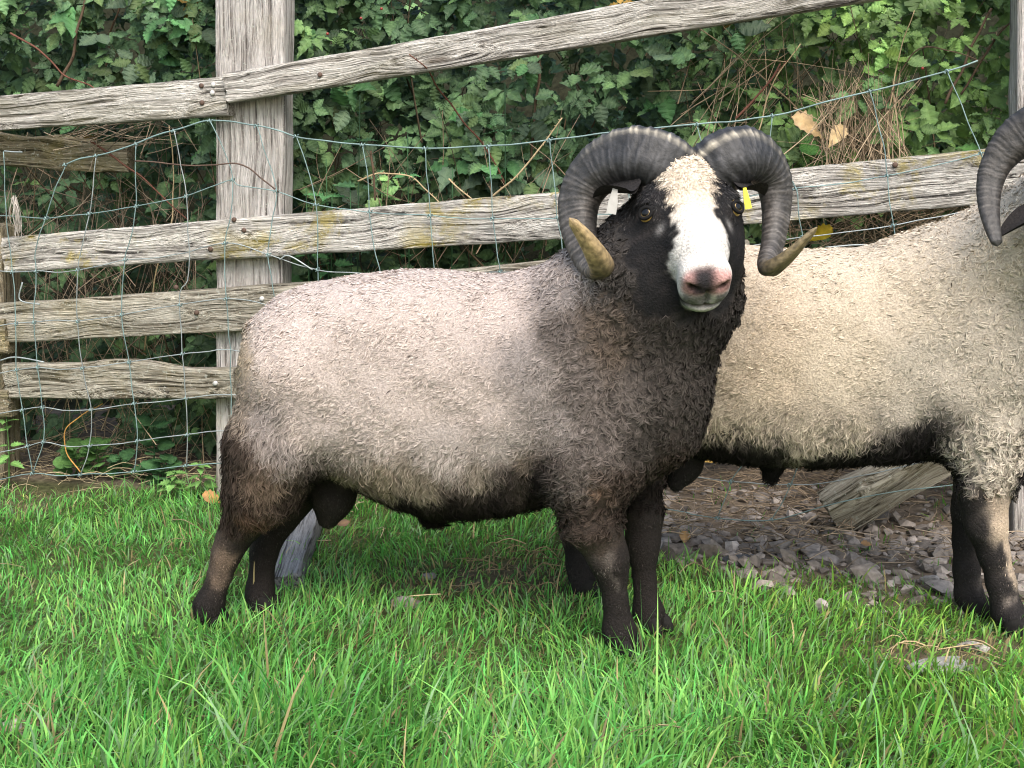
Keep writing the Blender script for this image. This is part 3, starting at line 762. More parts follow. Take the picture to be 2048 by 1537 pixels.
def grid_axis(lo, hi, step, flo=None, fhi=None, fstep=None):
    if flo is None: return np.arange(lo, hi+step, step)
    a = np.arange(lo, flo, step) if flo > lo else np.array([]); b = np.arange(max(flo, lo), min(fhi, hi), fstep); c = np.arange(min(fhi, hi), hi+step, step)
    return np.unique(np.r_[a, b, c])
def vert_normals(V, Q):
    A = V[Q[:, 2]]-V[Q[:, 0]]; B = V[Q[:, 3]]-V[Q[:, 1]]; n = np.cross(A, B); N = np.zeros_like(V)
    for m in range(3):
        for c in range(4): N[:, m] += np.bincount(Q[:, c], n[:, m], len(V))
    return unit(N)
def relax(V, Q, it=2, f=.5):
    n = len(V)
    for _ in range(it):
        S = np.zeros_like(V); C = np.zeros(n)
        for a, b in ((0, 1), (1, 2), (2, 3), (3, 0)):
            for m in range(3):
                S[:, m] += np.bincount(Q[:, a], V[Q[:, b], m], n)+np.bincount(Q[:, b], V[Q[:, a], m], n)
            C += np.bincount(Q[:, a], minlength=n)+np.bincount(Q[:, b], minlength=n)
        V = V*(1-f)+f*S/np.maximum(C, 1)[:, None]
    return V
def sample(V, Q, N, n, wt=None):
    T = np.vstack([Q[:, [0, 1, 2]], Q[:, [0, 2, 3]]])
    ar = np.linalg.norm(np.cross(V[T[:, 1]]-V[T[:, 0]], V[T[:, 2]]-V[T[:, 0]]), axis=1)
    if wt is not None: ar = ar*wt[T].mean(1)
    cs = np.cumsum(ar); t = T[np.searchsorted(cs, RNG.random(n)*cs[-1]).clip(0, len(T)-1)]
    a, b = RNG.random(n), RNG.random(n); m = a+b > 1; a[m] = 1-a[m]; b[m] = 1-b[m]; c = 1-a-b
    f = lambda A: A[t[:, 0]]*a[:, None]+A[t[:, 1]]*b[:, None]+A[t[:, 2]]*c[:, None]
    return f(V), unit(f(N))
def lock_mesh(name, P, N, T, L, W, lift, crimp, freq, croot, ctip, pull, mat, parent, seg=5, bow=.6, phase=None, roll=.35):
    """wool locks: each a folded ribbon that leaves the skin, lies over along T, waves and is pulled towards its staple"""
    n = len(P); T = unit(T-N*np.sum(T*N, 1, keepdims=True)); B = np.cross(N, T)
    s = np.linspace(0, 1, seg)
    ph = RNG.uniform(0, 6.28, n) if phase is None else phase; cen = np.zeros((n, seg, 3))
    for k, t in enumerate(s):
        up = L*lift*(t-.42*t*t*bow*1.6); fw = L*np.sqrt(np.clip(1-lift**2, .05, 1))*(t**1.25)
        sd = crimp*L*np.sin(freq*t*6.28+ph)*(.3+.7*t); ud = .5*crimp*L*np.cos(freq*t*6.28+ph*1.7)*t
        cen[:, k] = P-N*.003+N*(up+ud)[:, None]+T*fw[:, None]+B*sd[:, None]+pull*(t**1.2)
    tg = np.gradient(cen, axis=1); tg = unit(tg)
    out = unit(N[:, None]-tg*np.sum(N[:, None]*tg, -1, keepdims=True)+roll*RNG.normal(0, 1, (n, 1, 3))); sd = np.cross(tg, out)
    prof = np.interp(s, [0, .3, .7, 1], [.75, 1, .85, .12])
    w = (W[:, None]*prof[None])[..., None]
    V = np.stack([cen-sd*w, cen+sd*w], 2)                                  # n,seg,2,3
    base = (np.arange(n)*seg*2)[:, None]; k = (np.arange(seg-1)*2)[None]
    q = [np.stack([base+k, base+k+1, base+k+3, base+k+2], -1).reshape(-1, 4)]
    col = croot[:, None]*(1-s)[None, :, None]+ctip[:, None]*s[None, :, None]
    col = np.repeat(col[:, :, None], 2, 2).reshape(-1, 3)
    o = mobj(name, V.reshape(-1, 3), [np.vstack(q)], mat, parent, col)
    # wool scatters light softly: shade each strand mostly with the lie of the fleece, partly with its own turn
    nv = unit(N[:, None, None]*1.0+.62*out[:, :, None]+.26*RNG.normal(0, 1, (n, 1, 1, 3))+tg[:, :, None]*(s-.35)[None, :, None, None]*.35+np.zeros((n, seg, 2, 3))).reshape(-1, 3)
    try:
        a_ = o.data.attributes.new('custom_normal', 'FLOAT_VECTOR', 'POINT'); a_.data.foreach_set('vector', np.ascontiguousarray(nv, np.float32).ravel())
    except Exception:
        o.data.normals_split_custom_set_from_vertices(nv.tolist())
    return o
def paint(ctrl):
    """coat pattern from sample spots: [(x, z, colour, reach)]"""
    X = np.array([c[0] for c in ctrl]); Z = np.array([c[1] for c in ctrl]); C = np.array([c[2] for c in ctrl]); R = np.array([c[3] for c in ctrl])
    def f(P):
        d2 = ((P[:, 0:1]-X)**2+(P[:, 2:3]-Z)**2)/R**2
        w = 1/(d2+.0012)**2.3; w /= w.sum(1, keepdims=True); return np.exp(w@np.log(C))
    return f
def wave_clumps(P, spacing_seed, ncl):
    """nearest staple centre for each lock"""
    sel = RNG.choice(len(P), ncl, replace=False); kd = kdtree.KDTree(ncl)
    for k, q in enumerate(P[sel]): kd.insert(q, k)
    kd.balance(); idx = np.fromiter((kd.find(q)[1] for q in P), int, len(P))
    return P[sel][idx], idx

class Head:
    def __init__(s, u, v, Y, yaw, tilt, roll, sc=1.):
        s.O = at(u, v, Y); s.sc = sc; s.ls = .89
        cy, sy = math.cos(yaw), math.sin(yaw)
        Rz = np.array(((cy, -sy, 0), (sy, cy, 0), (0, 0, 1)))
        ct, st = math.cos(tilt), math.sin(tilt)
        X = np.array((1, 0, 0.)); N = np.array((0, -ct, st)); L = np.array((0, -st, -ct))
        cr, sr = math.cos(roll), math.sin(roll)
        Ry = np.array(((cr, 0, sr), (0, 1, 0), (-sr, 0, cr)))
        s.R = Rz@Ry@np.stack([X, N, L], -1)        # columns x, n, l
    def p(s, x, n, l): return s.O+s.R@(np.array((x, n, l*s.ls))*s.sc)
    def local(s, P): return ((P-s.O)@s.R)/s.sc/np.array((1, 1, s.ls))
def head_field(f, h):
    E = lambda c, r, k=.02: f.ell(h.p(*c), np.array(r)*h.sc, h.R, k)
    Cn = lambda a, ra, b, rb, k=.02: f.cone(h.p(*a), h.p(*b), ra*h.sc, rb*h.sc, k)
    E((0, -.062, -.055), (.078, .062, .085), .02)
    E((0, -.020, -.075), (.045, .030, .05), .02)                      # woolly forehead
    Cn((0, -.058, .0), .070, (0, -.043, .075), .052, .03)
    Cn((0, -.043, .07), .047, (0, -.036, .145), .0375, .025)
    for sx in (-1, 1):
        E((sx*.066, -.036, -.012), (.022, .026, .030), .02)             # brow over the eye
        E((sx*.050, -.098, .028), (.040, .052, .070), .03)              # cheek and jaw
        E((sx*.0235, -.030, .158), (.019, .023, .026), .012)             # nostril wing
        E((sx*.020, -.058, .160), (.022, .022, .026), .014)             # upper lip
    Cn((0, -.112, .04), .046, (0, -.084, .140), .026, .025)
    E((0, -.083, .160), (.033, .022, .027), .014)                      # chin
    for sx in (-1, 1):
        f.cut(h.p(sx*.085, -.022, .004), np.array((.017, .015, .015))*h.sc, h.R, .008)
        a = .5*sx; Rn = h.R@np.array(((math.cos(a), -math.sin(a), 0), (math.sin(a), math.cos(a), 0), (0, 0, 1)))
        f.cut(h.p(sx*.026, -.030, .186), np.array((.0125, .0055, .010))*h.sc, Rn, .004)
    f.cut(h.p(0, -.077, .182), np.array((.038, .0026, .018))*h.sc, h.R, .004)   # mouth
    f.cut(h.p(0, -.055, .187), np.array((.0022, .018, .008))*h.sc, h.R, .004)   # lip cleft
def head_colour(h, P, blaze=True):
    q = h.local(P); x, n, l = q[:, 0], q[:, 1], q[:, 2]
    nz = .010*vnoise(q, .02, 5)+.006*vnoise(q, .008, 6)
    black = np.array((.011, .0105, .011))+.010*np.clip(vnoise(q, .02, 9), 0, 1)[:, None]*np.array((1.3, 1.0, .9))
    c = black
    if blaze:
        w = np.interp(l, [-.16, -.11, -.06, -.02, .02, .06, .09, .12, .2], [.040, .050, .046, .038, .033, .036, .045, .056, .06])
        lo = np.interp(l, [-.1, .0, .06, .10, .14, .2], [-.12, -.06, -.045, -.05, -.07, -.078])
        m = sstep(-.007, .007, w-np.abs(x+.002)+nz)*sstep(-.012, .012, n-lo+nz)
        m = np.maximum(m, sstep(1.15, .85, np.sqrt((x/.031)**2+((n+.088)/.027)**2+((l-.172)/.034)**2)+nz*10))
        cream = np.array((.53, .445, .35)); white = np.array((.53, .495, .46))
        t = sstep(-.01, .10, l)[:, None]; wc = cream*(1-t)+white*t
        c = c*(1-m[:, None])+wc*m[:, None]
        # tear spots beside the eyes
        for sx in (-1, 1):
            sp = np.exp(-((x-sx*.058)/.006)**2-((l-.046)/.009)**2); c = c*(1-.3*sp[:, None])+np.array((.5, .47, .45))*.3*sp[:, None]
        pk = np.array((.50, .25, .23)); dk = np.array((.030, .027, .030)); gy = np.array((.16, .15, .15))
        fr = sstep(-.055, -.04, n)*sstep(.158, .174, l)
        pr = fr*sstep(.045, .036, np.abs(x)); c = c*(1-.85*pr[:, None])+pk*.85*pr[:, None]
        dn = np.exp(-((x+.008)/.021)**4-((l-.180)/.019)**4)*sstep(-.052, -.040, n); c = c*(1-dn[:, None])+dk*dn[:, None]
        lp = sstep(.150, .164, l)*sstep(-.042, -.052, n)*sstep(-.080, -.072, n)*(1-sstep(.004, .012, x)*sstep(.020, .012, x)*.8)
        lp = lp*sstep(.043, .033, np.abs(x)); c = c*(1-.85*lp[:, None])+gy*(.55+.5*np.abs(vnoise(q, .004, 44)))[:, None]*.85*lp[:, None]
        for sx in (-1, 1):
            nd = np.exp(-((x-sx*.025)/.014)**2-((n+.031)/.009)**2)*sstep(.155, .17, l); c = c*(1-nd[:, None])+np.array((.018, .012, .012))*nd[:, None]
        ml = np.exp(-((n+.077)/.005)**2)*sstep(.15, .165, l)*sstep(.04, .034, np.abs(x)); c = c*(1-.9*ml[:, None])+dk*.9*ml[:, None]
        sp = np.exp(-((x+.026)**2+(l-.118)**2)/.0035**2); c = c*(1-.7*sp[:, None])+gy*.7*sp[:, None]
    return c, q
def horn(parent, pts, diam, seed, tipcol, streak=((-.72, .045), (-.42, .04)), ntip=.82, tone=1.):
    """swept horn with raised growth rings; pts in the round, diam in metres along it"""
    n = 190; P = resample(pts, n); t = np.linspace(0, 1, n)
    D = np.interp(t, np.linspace(0, 1, len(diam)), diam); ker = np.hanning(15); ker /= ker.sum(); D = np.convolve(np.pad(D, 7, mode='edge'), ker, 'valid')
    D[-4:] *= (.9, .72, .48, .2)
    T, A, B = frames(P); sides = 30; an = np.arange(sides)*2*math.pi/sides
    up = np.array((0, -.25, 1.)); phase = math.atan2(B[8].dot(up), A[8].dot(up))
    arc = np.r_[0, np.cumsum(np.linalg.norm(np.diff(P, axis=0), axis=1))]
    rn = np.random.default_rng(seed); V = np.zeros((n, sides, 3)); C = np.zeros((n, sides, 3))
    ring_pos = np.cumsum(rn.uniform(.0028, .0125, 140)); ring_amp = rn.uniform(.1, 1.2, 140)
    for k in range(n):
        fade = 1-sstep(.62, .85, t[k])
        a = an-phase
        wob_ = .0045*vnoise(np.stack([np.cos(a), np.sin(a), np.full(sides, arc[k]*6)], -1), .6, seed+8)
        d = arc[k]+wob_[:, None]-ring_pos[None]; rg = np.sum(ring_amp*np.exp(-(d/.0018)**2), 1)
        kx = 1+.10*np.cos(2*a)-.06*np.cos(a)+.07*np.cos(3*a)+.03*np.cos(4*a+.6)                 # rounded triangular section
        r = D[k]/2*kx*(1+.050*rg*fade*(.6+.4*np.cos(a)))
        r = r*(1+.012*vnoise(np.stack([np.cos(a)*2, np.sin(a)*2, np.full(sides, arc[k]*60)], -1), .5, seed))
        V[k] = P[k]+r[:, None]*(np.cos(an)[:, None]*A[k]+np.sin(an)[:, None]*B[k])
        nz = vnoise(np.stack([np.cos(a)*1.5, np.sin(a)*1.5, np.full(sides, arc[k]*55)], -1), .35, seed+3)
        base = np.array((.038, .037, .039))*(1+.5*nz[:, None])+np.array((.060, .050, .041))*sstep(.18, .55, float(t[k]))
        base = base*tone*(.42+.75*np.minimum(1., rg))[:, None]*(1+.35*vnoise(np.stack([np.cos(a)*9, np.sin(a)*9, np.full(sides, arc[k]*320)], -1), 1., seed+5))[:, None]
        if streak:
            for ac, wd in streak:
                da = np.abs((a-ac-.35*t[k]*(1 if seed == 3 else -1)+math.pi) % (2*math.pi)-math.pi); m = np.exp(-(da/wd)**2)*(1-sstep(.22, .4, t[k]))*(.15+.55*np.minimum(1, rg))
                base = base*(1-m[:, None])+np.array((.70, .62, .48))*m[:, None]
        tp = np.clip(sstep(ntip-.13, ntip+.07, t[k])+.35*nz*sstep(ntip-.16, ntip-.08, t[k]), 0, 1)[:, None]; base = base*(1-tp)+(np.array(tipcol)*(1+.3*nz[:, None]))*tp
        C[k] = np.clip(base, .01, .9)
    i = np.arange(n-1)[:, None]*sides; j = np.arange(sides)[None]; kk = (j+1) % sides
    Q = np.stack([i+j, i+kk, i+kk+sides, i+j+sides], -1).reshape(-1, 4)
    Vf = np.vstack([V.reshape(-1, 3), P[-1:]+T[-1]*.001]); Cf = np.vstack([C.reshape(-1, 3), C[-1, :1]])
    j = np.arange(sides); Tt = np.stack([(n-1)*sides+j, (n-1)*sides+(j+1) % sides, np.full(sides, n*sides)], -1)
    return mobj('horn', Vf, [Q, Tt], M_HORN, parent, Cf)
def eye(parent, h, sx):
    c = h.p(sx*.0712, -.029, .004); r = .0158*h.sc
    V, F = I3; o = mobj('eye', c+V*r, [F], M_EYE, parent)
    d = unit(h.R@np.array((sx*.46, .66, .50)))          # looking out and forward
    up = unit(-h.R[:, 2]); sd = np.cross(up, d)
    # slotted pupil lying on the eyeball, and the dark lid rim round it
    g = np.linspace(-1, 1, 13); G = []
    for b in g:
        for a in g:
            rr = max(abs(a), abs(b)); nn = math.hypot(a, b) or 1; a2, b2 = a*rr/nn, b*rr/nn
            G.append(unit(d+sd*a2*.54+up*b2*.40+up*.14)*r*1.012+c)
    k = (np.arange(12)[:, None]*13+np.arange(12)[None]).ravel()
    mobj('pupil', np.array(G), [np.stack([k, k+1, k+14, k+13], -1)], M_PUPIL, o)
    an = np.linspace(0, 2*math.pi, 33)
    ring = np.array([c+unit(d+sd*math.cos(t)*1.0+up*(math.sin(t)*.72-.02))*r*1.03 for t in an])
    V, F = tube_geo(ring, .0034*h.sc, 7, False); mobj('eyelid', V, F, M_LID, o)
def ear(parent, base, tip, wid, up, col):
    base = np.asarray(base, float); tip = np.asarray(tip, float); d = tip-base; L = np.linalg.norm(d); ex = d/L; ez = np.asarray(up, float); ez = unit(ez-ex*ez.dot(ex)); ey = np.cross(ez, ex)
    n, m = 14, 11; V = []
    for side in (1, -1):
        for k in range(n):
            t = k/(n-1); w = wid*math.sin(math.pi*min(1, .12+.88*t)**.8)**.8 if k < n-1 else .001
            for q in range(m):
                a = (q/(m-1)*2-1); cup = .55*w*a*a
                V.append(base+ex*L*t+ey*w*a+ez*(cup-.02*t*t+side*.0028*(1-a*a)*(1-t*.6)))
    V = np.array(V); k = (np.arange(n-1)[:, None]*m+np.arange(m-1)[None]).ravel()
    q1 = np.stack([k, k+1, k+m+1, k+m], -1); q2 = q1[:, ::-1]+n*m
    return mobj('ear', V, [np.vstack([q1, q2])], M_HIDE, parent, np.tile(col, (len(V), 1)))
def hoof(parent, p, fwd, sc=1.):
    """two claws side by side on the ground"""
    f = unit(np.array((fwd[0], fwd[1], 0.))); sdv = np.array((-f[1], f[0], 0.)); m = MB()
    for sgn in (-1, 1):
        V, F = I2; W = V.copy()*np.array((.030, .0135, .028)); W[:, 2] = np.where(W[:, 2] < -.012, -.012, W[:, 2]); W[:, 0] += .25*(-W[:, 2])
        W = W*sc; q = p+f*.012*sc+W[:, :1]*f+(W[:, 1:2]+sgn*.0145*sc)*sdv+(W[:, 2:]+.012*sc)*np.array((0, 0, 1.)); m.add(q, [F], (.014, .013, .012))
    m.build('hoof', M_HOOF, parent)

def build_ram(name, label, base, torso, ycfun, prims, legs, head, coat, style, nlock, nfur, nface, blaze, fine, extra_cut=()):
    root = tag(empty(name, base), label, 'ram', 'rams standing by the fence')
    U = np.array([t[0] for t in torso], float); Yc = np.array([ycfun(u) for u in U])
    top = np.array([at(u, t[1], y) for u, t, y in zip(U, torso, Yc)]); bot = np.array([at(u, t[2], y) for u, t, y in zip(U, torso, Yc)])
    x = (top[:, 0]+bot[:, 0])/2; w = np.array([t[3] for t in torso])
    hp = head.O
    lo = np.array((x[0]-.14, Yc.min()-.34, -.01)); hi = np.array((max(x[-1], hp[0]+.15)+.03, Yc.max()+.27, max(top[:, 2].max(), hp[2]+.19)+.04))
    lo[1] = min(lo[1], hp[1]-.20)
    xs = grid_axis(lo[0], hi[0], .0085, hp[0]-.13, hp[0]+.13, fine); ys = grid_axis(lo[1], hi[1], .0085, hp[1]-.17, hp[1]+.06, fine); zs = grid_axis(lo[2], hi[2], .0085, hp[2]-.20, hp[2]+.15, fine)
    f = Field(xs, ys, zs)
    f.loft(x, top[:, 2], bot[:, 2], Yc, w, style['inset'], .03)
    for p in prims:
        if p[0] == 'e': f.ell(at(*p[1]), p[2], None, p[3])
        else: f.chain([(at(*q[0]), q[1]) for q in p[1]], p[2])
    for lg in legs: f.chain([(np.asarray(q[0], float), q[1]) for q in lg], .018)
    head_field(f, head)
    V, Q = surface_nets(xs, ys, zs, f.F); V = relax(V, Q, 2, .4); N = vert_normals(V, Q)
    # ------- masks on the skin
    hl = head.local(V)
    face = style['facemask'](hl)
    wool = style['woolmask'](V)*(1-face)
    V = V+N*(wool*(.006*vnoise(V, .09, 31)+.0035*vnoise(V, .04, 32)))[:, None]
    hc, _ = head_colour(head, V, blaze)
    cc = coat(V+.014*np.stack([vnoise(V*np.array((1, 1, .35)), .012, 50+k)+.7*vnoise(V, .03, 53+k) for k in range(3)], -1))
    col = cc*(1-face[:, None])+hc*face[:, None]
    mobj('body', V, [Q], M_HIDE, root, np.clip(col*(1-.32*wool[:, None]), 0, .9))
    # ------- fleece
    camd = unit(np.array((0, 0, CAM_H))-V); facing = np.clip(np.sum(camd*N, 1)*1.2+.55, .12, 1)
    P, Nn = sample(V, Q, N, nlock, np.where(wool > .35, 1, 0)*facing)
    sty = style['locks'](P, Nn)
    C, idx = wave_clumps(P, 0, int(nlock/9)); C2, idx2 = wave_clumps(P, 0, int(nlock/26))
    big = _hash(idx, idx*5, idx*11, 3) < sty['coarse']
    C = np.where(big[:, None], C2, C); idx = np.where(big, idx2+10**6, idx)
    pull = (C-P)*sty['pull'][:, None]
    jit = RNG.lognormal(0, .10, len(P))[:, None]*(1+.13*(_hash(idx, idx*3, idx*7, 5)-.5))[:, None]
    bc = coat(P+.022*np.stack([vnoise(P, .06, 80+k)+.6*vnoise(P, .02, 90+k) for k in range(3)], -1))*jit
    dc = np.linalg.norm(C-P, axis=1);
    lz = (1+.10*vnoise(P, .06, 77))*(1-sty['dome']*np.clip(dc/np.where(big, np.percentile(dc[big], 92) if big.any() else 1, np.percentile(dc[~big], 92)), 0, 1)**2)
    hs = lambda s_: _hash(idx, idx*3+s_, idx*7, 17+s_)
    ph = hs(1)*6.28+RNG.normal(0, .45, len(P)); sty['T'] = sty['T']+sty['swirl'][:, None]*np.stack([hs(2)-.5, hs(3)-.5, hs(4)-.5], -1)
    lz = lz*(.82+.36*hs(5))
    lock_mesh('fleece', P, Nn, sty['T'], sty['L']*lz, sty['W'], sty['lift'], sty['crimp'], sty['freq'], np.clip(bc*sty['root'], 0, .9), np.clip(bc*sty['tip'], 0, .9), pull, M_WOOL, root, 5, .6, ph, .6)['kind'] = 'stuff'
    # ------- short hair of legs, belly and face
    sh = (1-wool)*(1-face)
    P, Nn = sample(V, Q, N, nfur, np.where(sh > .5, 1, 0)*facing)
    n = len(P); T = np.tile((.05, -.05, -1.), (n, 1))+RNG.normal(0, .25, (n, 3)); o1 = np.ones(n)
    bc = coat(P+.016*np.stack([vnoise(P, .03, 70+k) for k in range(3)], -1))*RNG.lognormal(0, .45, n)[:, None]
    lock_mesh('leg_hair', P, Nn, T, RNG.uniform(.008, .015, n), RNG.uniform(.0009, .0017, n), .36*o1, .06*o1, .8*o1, bc*.8, bc*1.3, np.zeros((n, 3)), M_FUR, root, 3)['kind'] = 'stuff'
    P, Nn = sample(V, Q, N, nface, np.where(face > .5, 1, 0)*facing)
    q = head.local(P); far_ = (np.hypot((np.abs(q[:, 0])-.080), (q[:, 2]-.004)) > .019) & ~((q[:, 2] > .150) & (q[:, 1] > -.10)); P, Nn, q = P[far_], Nn[far_], q[far_]
    n = len(P); o1 = np.ones(n); c, _ = head_colour(head, P, blaze); c = c*RNG.lognormal(-.05, .30, n)[:, None]; gh = (RNG.random(n) < .16) & (c[:, 0] < .08); c[gh] += np.array((.09, .08, .075))*RNG.random((gh.sum(), 1))
    out = np.stack([np.sign(q[:, 0])*.35+q[:, 0]*4, 0*o1, np.where(q[:, 2] < -.05, .1, 1.)], -1)+RNG.normal(0, 1, (n, 3))*np.where(q[:, 2] < -.01, .6, .3)[:, None]
    T = out@head.R.T
    long = np.interp(q[:, 2], [-.14, -.06, .0, .06, .14], [.016, .014, .012, .010, .008])
    lock_mesh('face_hair', P, Nn, T, long*RNG.uniform(.6, 1.25, n), RNG.uniform(.0007, .0013, n), np.interp(q[:, 2], [-.12, 0, .1], [.7, .42, .22]), .10*o1, .8*o1, c, c*1.1, np.zeros((n, 3)), M_FUR, root, 4)['kind'] = 'stuff'
    for sx in (-1, 1): eye(root, head, sx)
    return root

def facemask(q):
    x, n, l = q[:, 0], q[:, 1], q[:, 2]
    nz = .022*vnoise(q, .035, 15)+.012*vnoise(q, .012, 16)
    return sstep(-.012, .012, n+.125+.25*l.clip(-.1, 0)+nz)*sstep(-.19, -.16, l)*sstep(.23, .21, l)*sstep(.118, .098, np.abs(x)+nz*.7)*sstep(.06, .04, n)
def G(u, v, dz=0): p = gnd(u, v); p[2] = dz+float(ground_h(p[:1], p[1:2])[0]); return p

# ------------------------------------------------------------------ the grey ram that looks at the camera
def yc1(u): return float(np.interp(u, [480, 1300, 1460], [2.445, 2.30, 2.27]))
torso1 = [(484, 715, 745, .02), (490, 668, 800, .07), (500, 640, 850, .10), (520, 614, 890, .13), (560, 583, 925, .155), (620, 556, 945, .172), (700, 538, 972, .183), (780, 528, 1012, .19), (860, 526, 1040, .192), (940, 528, 1042, .19), (1010, 534, 1032, .185), (1080, 516, 1012, .172),
          (1150, 490, 985, .160), (1230, 470, 980, .150), (1300, 480, 965, .138), (1352, 525, 940, .120), (1396, 600, 890, .09), (1424, 670, 790, .05), (1434, 710, 740, .02)]
head1 = Head(1385, 397, 2.14, math.radians(4.5), math.radians(45), math.radians(-3.5), .985)
def Pt(u, v, Y, r): return ((u, v, Y), r)
prims1 = [('c', [Pt(600, 770, 2.36, .115), Pt(552, 890, 2.345, .078), Pt(528, 975, 2.355, .060), Pt(492, 1035, 2.37, .040)], .05),       # near thigh
          ('c', [Pt(640, 800, 2.50, .10), Pt(600, 940, 2.49, .065), Pt(556, 1030, 2.485, .040)], .04),                                   # far thigh
          ('e', (1175, 800, 2.225), (.105, .07, .17), .07),                                                                         # near shoulder
          ('e', (1195, 930, 2.215), (.070, .065, .085), .05),
          ('e', (1304, 745, 2.255), (.098, .112, .165), .05),                                                                        # chest
          ('c', [Pt(1235, 640, 2.31, .140), Pt(1320, 560, 2.245, .122), Pt(1368, 460, 2.235, .098)], .05),                              # neck
          ('e', (1392, 600, 2.225), (.072, .07, .09), .04),
          ('e', (668, 975, 2.425), (.046, .045, .062), .015), ('c', [Pt(662, 1000, 2.425, .036), Pt(656, 1036, 2.425, .022)], .02),                      # scrotum
          ('e', (866, 1030, 2.37), (.024, .03, .016), .03), ('e', (503, 690, 2.43), (.02, .03, .05), .02)]
def leg(pts, foot): return [(at(u, v, Y), r*(.90 if v > 1050 else 1)) for (u, v, Y, r) in pts]+[(foot+np.array((0, 0, .028)), .022)]
f_nh, f_fh, f_nf, f_ff = G(414, 1248), G(520, 1222), G(1247, 1318), G(1302, 1275)
legs1 = [leg([(505, 1010, 2.365, .046), (468, 1075, 2.375, .034), (452, 1110, 2.378, .029), (440, 1150, 2.38, .024), (427, 1188, 2.38, .023), (418, 1210, 2.38, .029), (417, 1226, 2.38, .0245)], f_nh),
         leg([(570, 1010, 2.485, .042), (535, 1075, 2.48, .033), (527, 1110, 2.478, .028), (523, 1150, 2.475, .0245), (520, 1182, 2.47, .029), (522, 1198, 2.465, .025)], f_fh),
         leg([(1180, 985, 2.215, .060), (1187, 1045, 2.215, .052), (1207, 1090, 2.215, .038), (1218, 1120, 2.213, .037), (1225, 1150, 2.215, .027), (1231, 1200, 2.215, .0225), (1235, 1238, 2.215, .0235), (1238, 1262, 2.213, .030), (1243, 1280, 2.212, .025)], f_nf),
         leg([(1285, 960, 2.34, .045), (1288, 1030, 2.335, .034), (1286, 1080, 2.33, .033), (1286, 1110, 2.328, .027), (1289, 1160, 2.325, .0215), (1293, 1200, 2.32, .0225), (1296, 1226, 2.32, .029), (1299, 1245, 2.32, .024)], f_ff)]
LG, LP, MD, BRN, DKB, NKD, BLK, YEL, GRY, TAN = (.545, .458, .412), (.52, .437, .395), (.125, .105, .095), (.115, .088, .070), (.050, .037, .030), (.055, .047, .042), (.014, .0115, .0105), (.36, .285, .20), (.29, .25, .232), (.115, .070, .045)
def ctrl(lst, Yf): return [(*at(u, v, Yf(u)-(.09 if v > 955 else 0))[[0, 2]], c, r) for (u, v, c, r) in lst]
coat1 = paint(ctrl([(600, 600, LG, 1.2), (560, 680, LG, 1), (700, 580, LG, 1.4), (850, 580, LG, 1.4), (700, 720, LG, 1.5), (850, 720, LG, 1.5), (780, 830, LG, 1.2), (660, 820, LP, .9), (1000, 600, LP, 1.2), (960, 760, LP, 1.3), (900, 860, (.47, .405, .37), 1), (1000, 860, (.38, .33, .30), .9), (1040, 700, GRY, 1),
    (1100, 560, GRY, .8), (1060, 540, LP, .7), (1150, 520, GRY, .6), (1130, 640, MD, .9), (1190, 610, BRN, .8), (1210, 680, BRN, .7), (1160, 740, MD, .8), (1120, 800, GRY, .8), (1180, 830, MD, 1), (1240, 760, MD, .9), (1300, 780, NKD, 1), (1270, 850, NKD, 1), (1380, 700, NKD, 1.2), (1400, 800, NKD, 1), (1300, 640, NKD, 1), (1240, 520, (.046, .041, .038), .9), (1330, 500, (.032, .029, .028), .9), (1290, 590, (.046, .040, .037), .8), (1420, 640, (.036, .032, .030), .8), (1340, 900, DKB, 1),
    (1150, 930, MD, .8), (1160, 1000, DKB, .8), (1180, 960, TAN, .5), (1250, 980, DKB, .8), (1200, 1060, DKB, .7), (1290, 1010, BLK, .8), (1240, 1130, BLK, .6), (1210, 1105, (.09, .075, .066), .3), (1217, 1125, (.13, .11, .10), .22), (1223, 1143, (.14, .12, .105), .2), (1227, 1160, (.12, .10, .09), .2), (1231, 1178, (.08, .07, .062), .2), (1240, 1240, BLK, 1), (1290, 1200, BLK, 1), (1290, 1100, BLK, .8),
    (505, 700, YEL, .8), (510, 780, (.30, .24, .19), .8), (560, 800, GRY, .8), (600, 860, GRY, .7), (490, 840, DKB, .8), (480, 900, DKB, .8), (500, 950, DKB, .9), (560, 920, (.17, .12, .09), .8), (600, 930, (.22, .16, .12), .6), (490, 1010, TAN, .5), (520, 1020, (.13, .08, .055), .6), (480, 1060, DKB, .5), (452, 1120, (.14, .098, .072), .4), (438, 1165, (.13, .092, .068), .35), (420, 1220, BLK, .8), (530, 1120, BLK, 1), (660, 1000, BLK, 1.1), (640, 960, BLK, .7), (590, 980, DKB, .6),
    (700, 930, YEL, .7), (760, 960, YEL, .8), (850, 940, (.33, .27, .20), .9), (950, 920, (.34, .28, .22), .8), (1040, 900, (.22, .17, .135), .6), (800, 1010, BLK, .8), (900, 1010, BLK, 1.1), (1000, 990, BLK, 1.1), (1080, 945, BLK, .8), (900, 1050, BLK, 1), (900, 985, (.13, .10, .08), .6), (1020, 950, (.10, .08, .065), .6)], yc1))
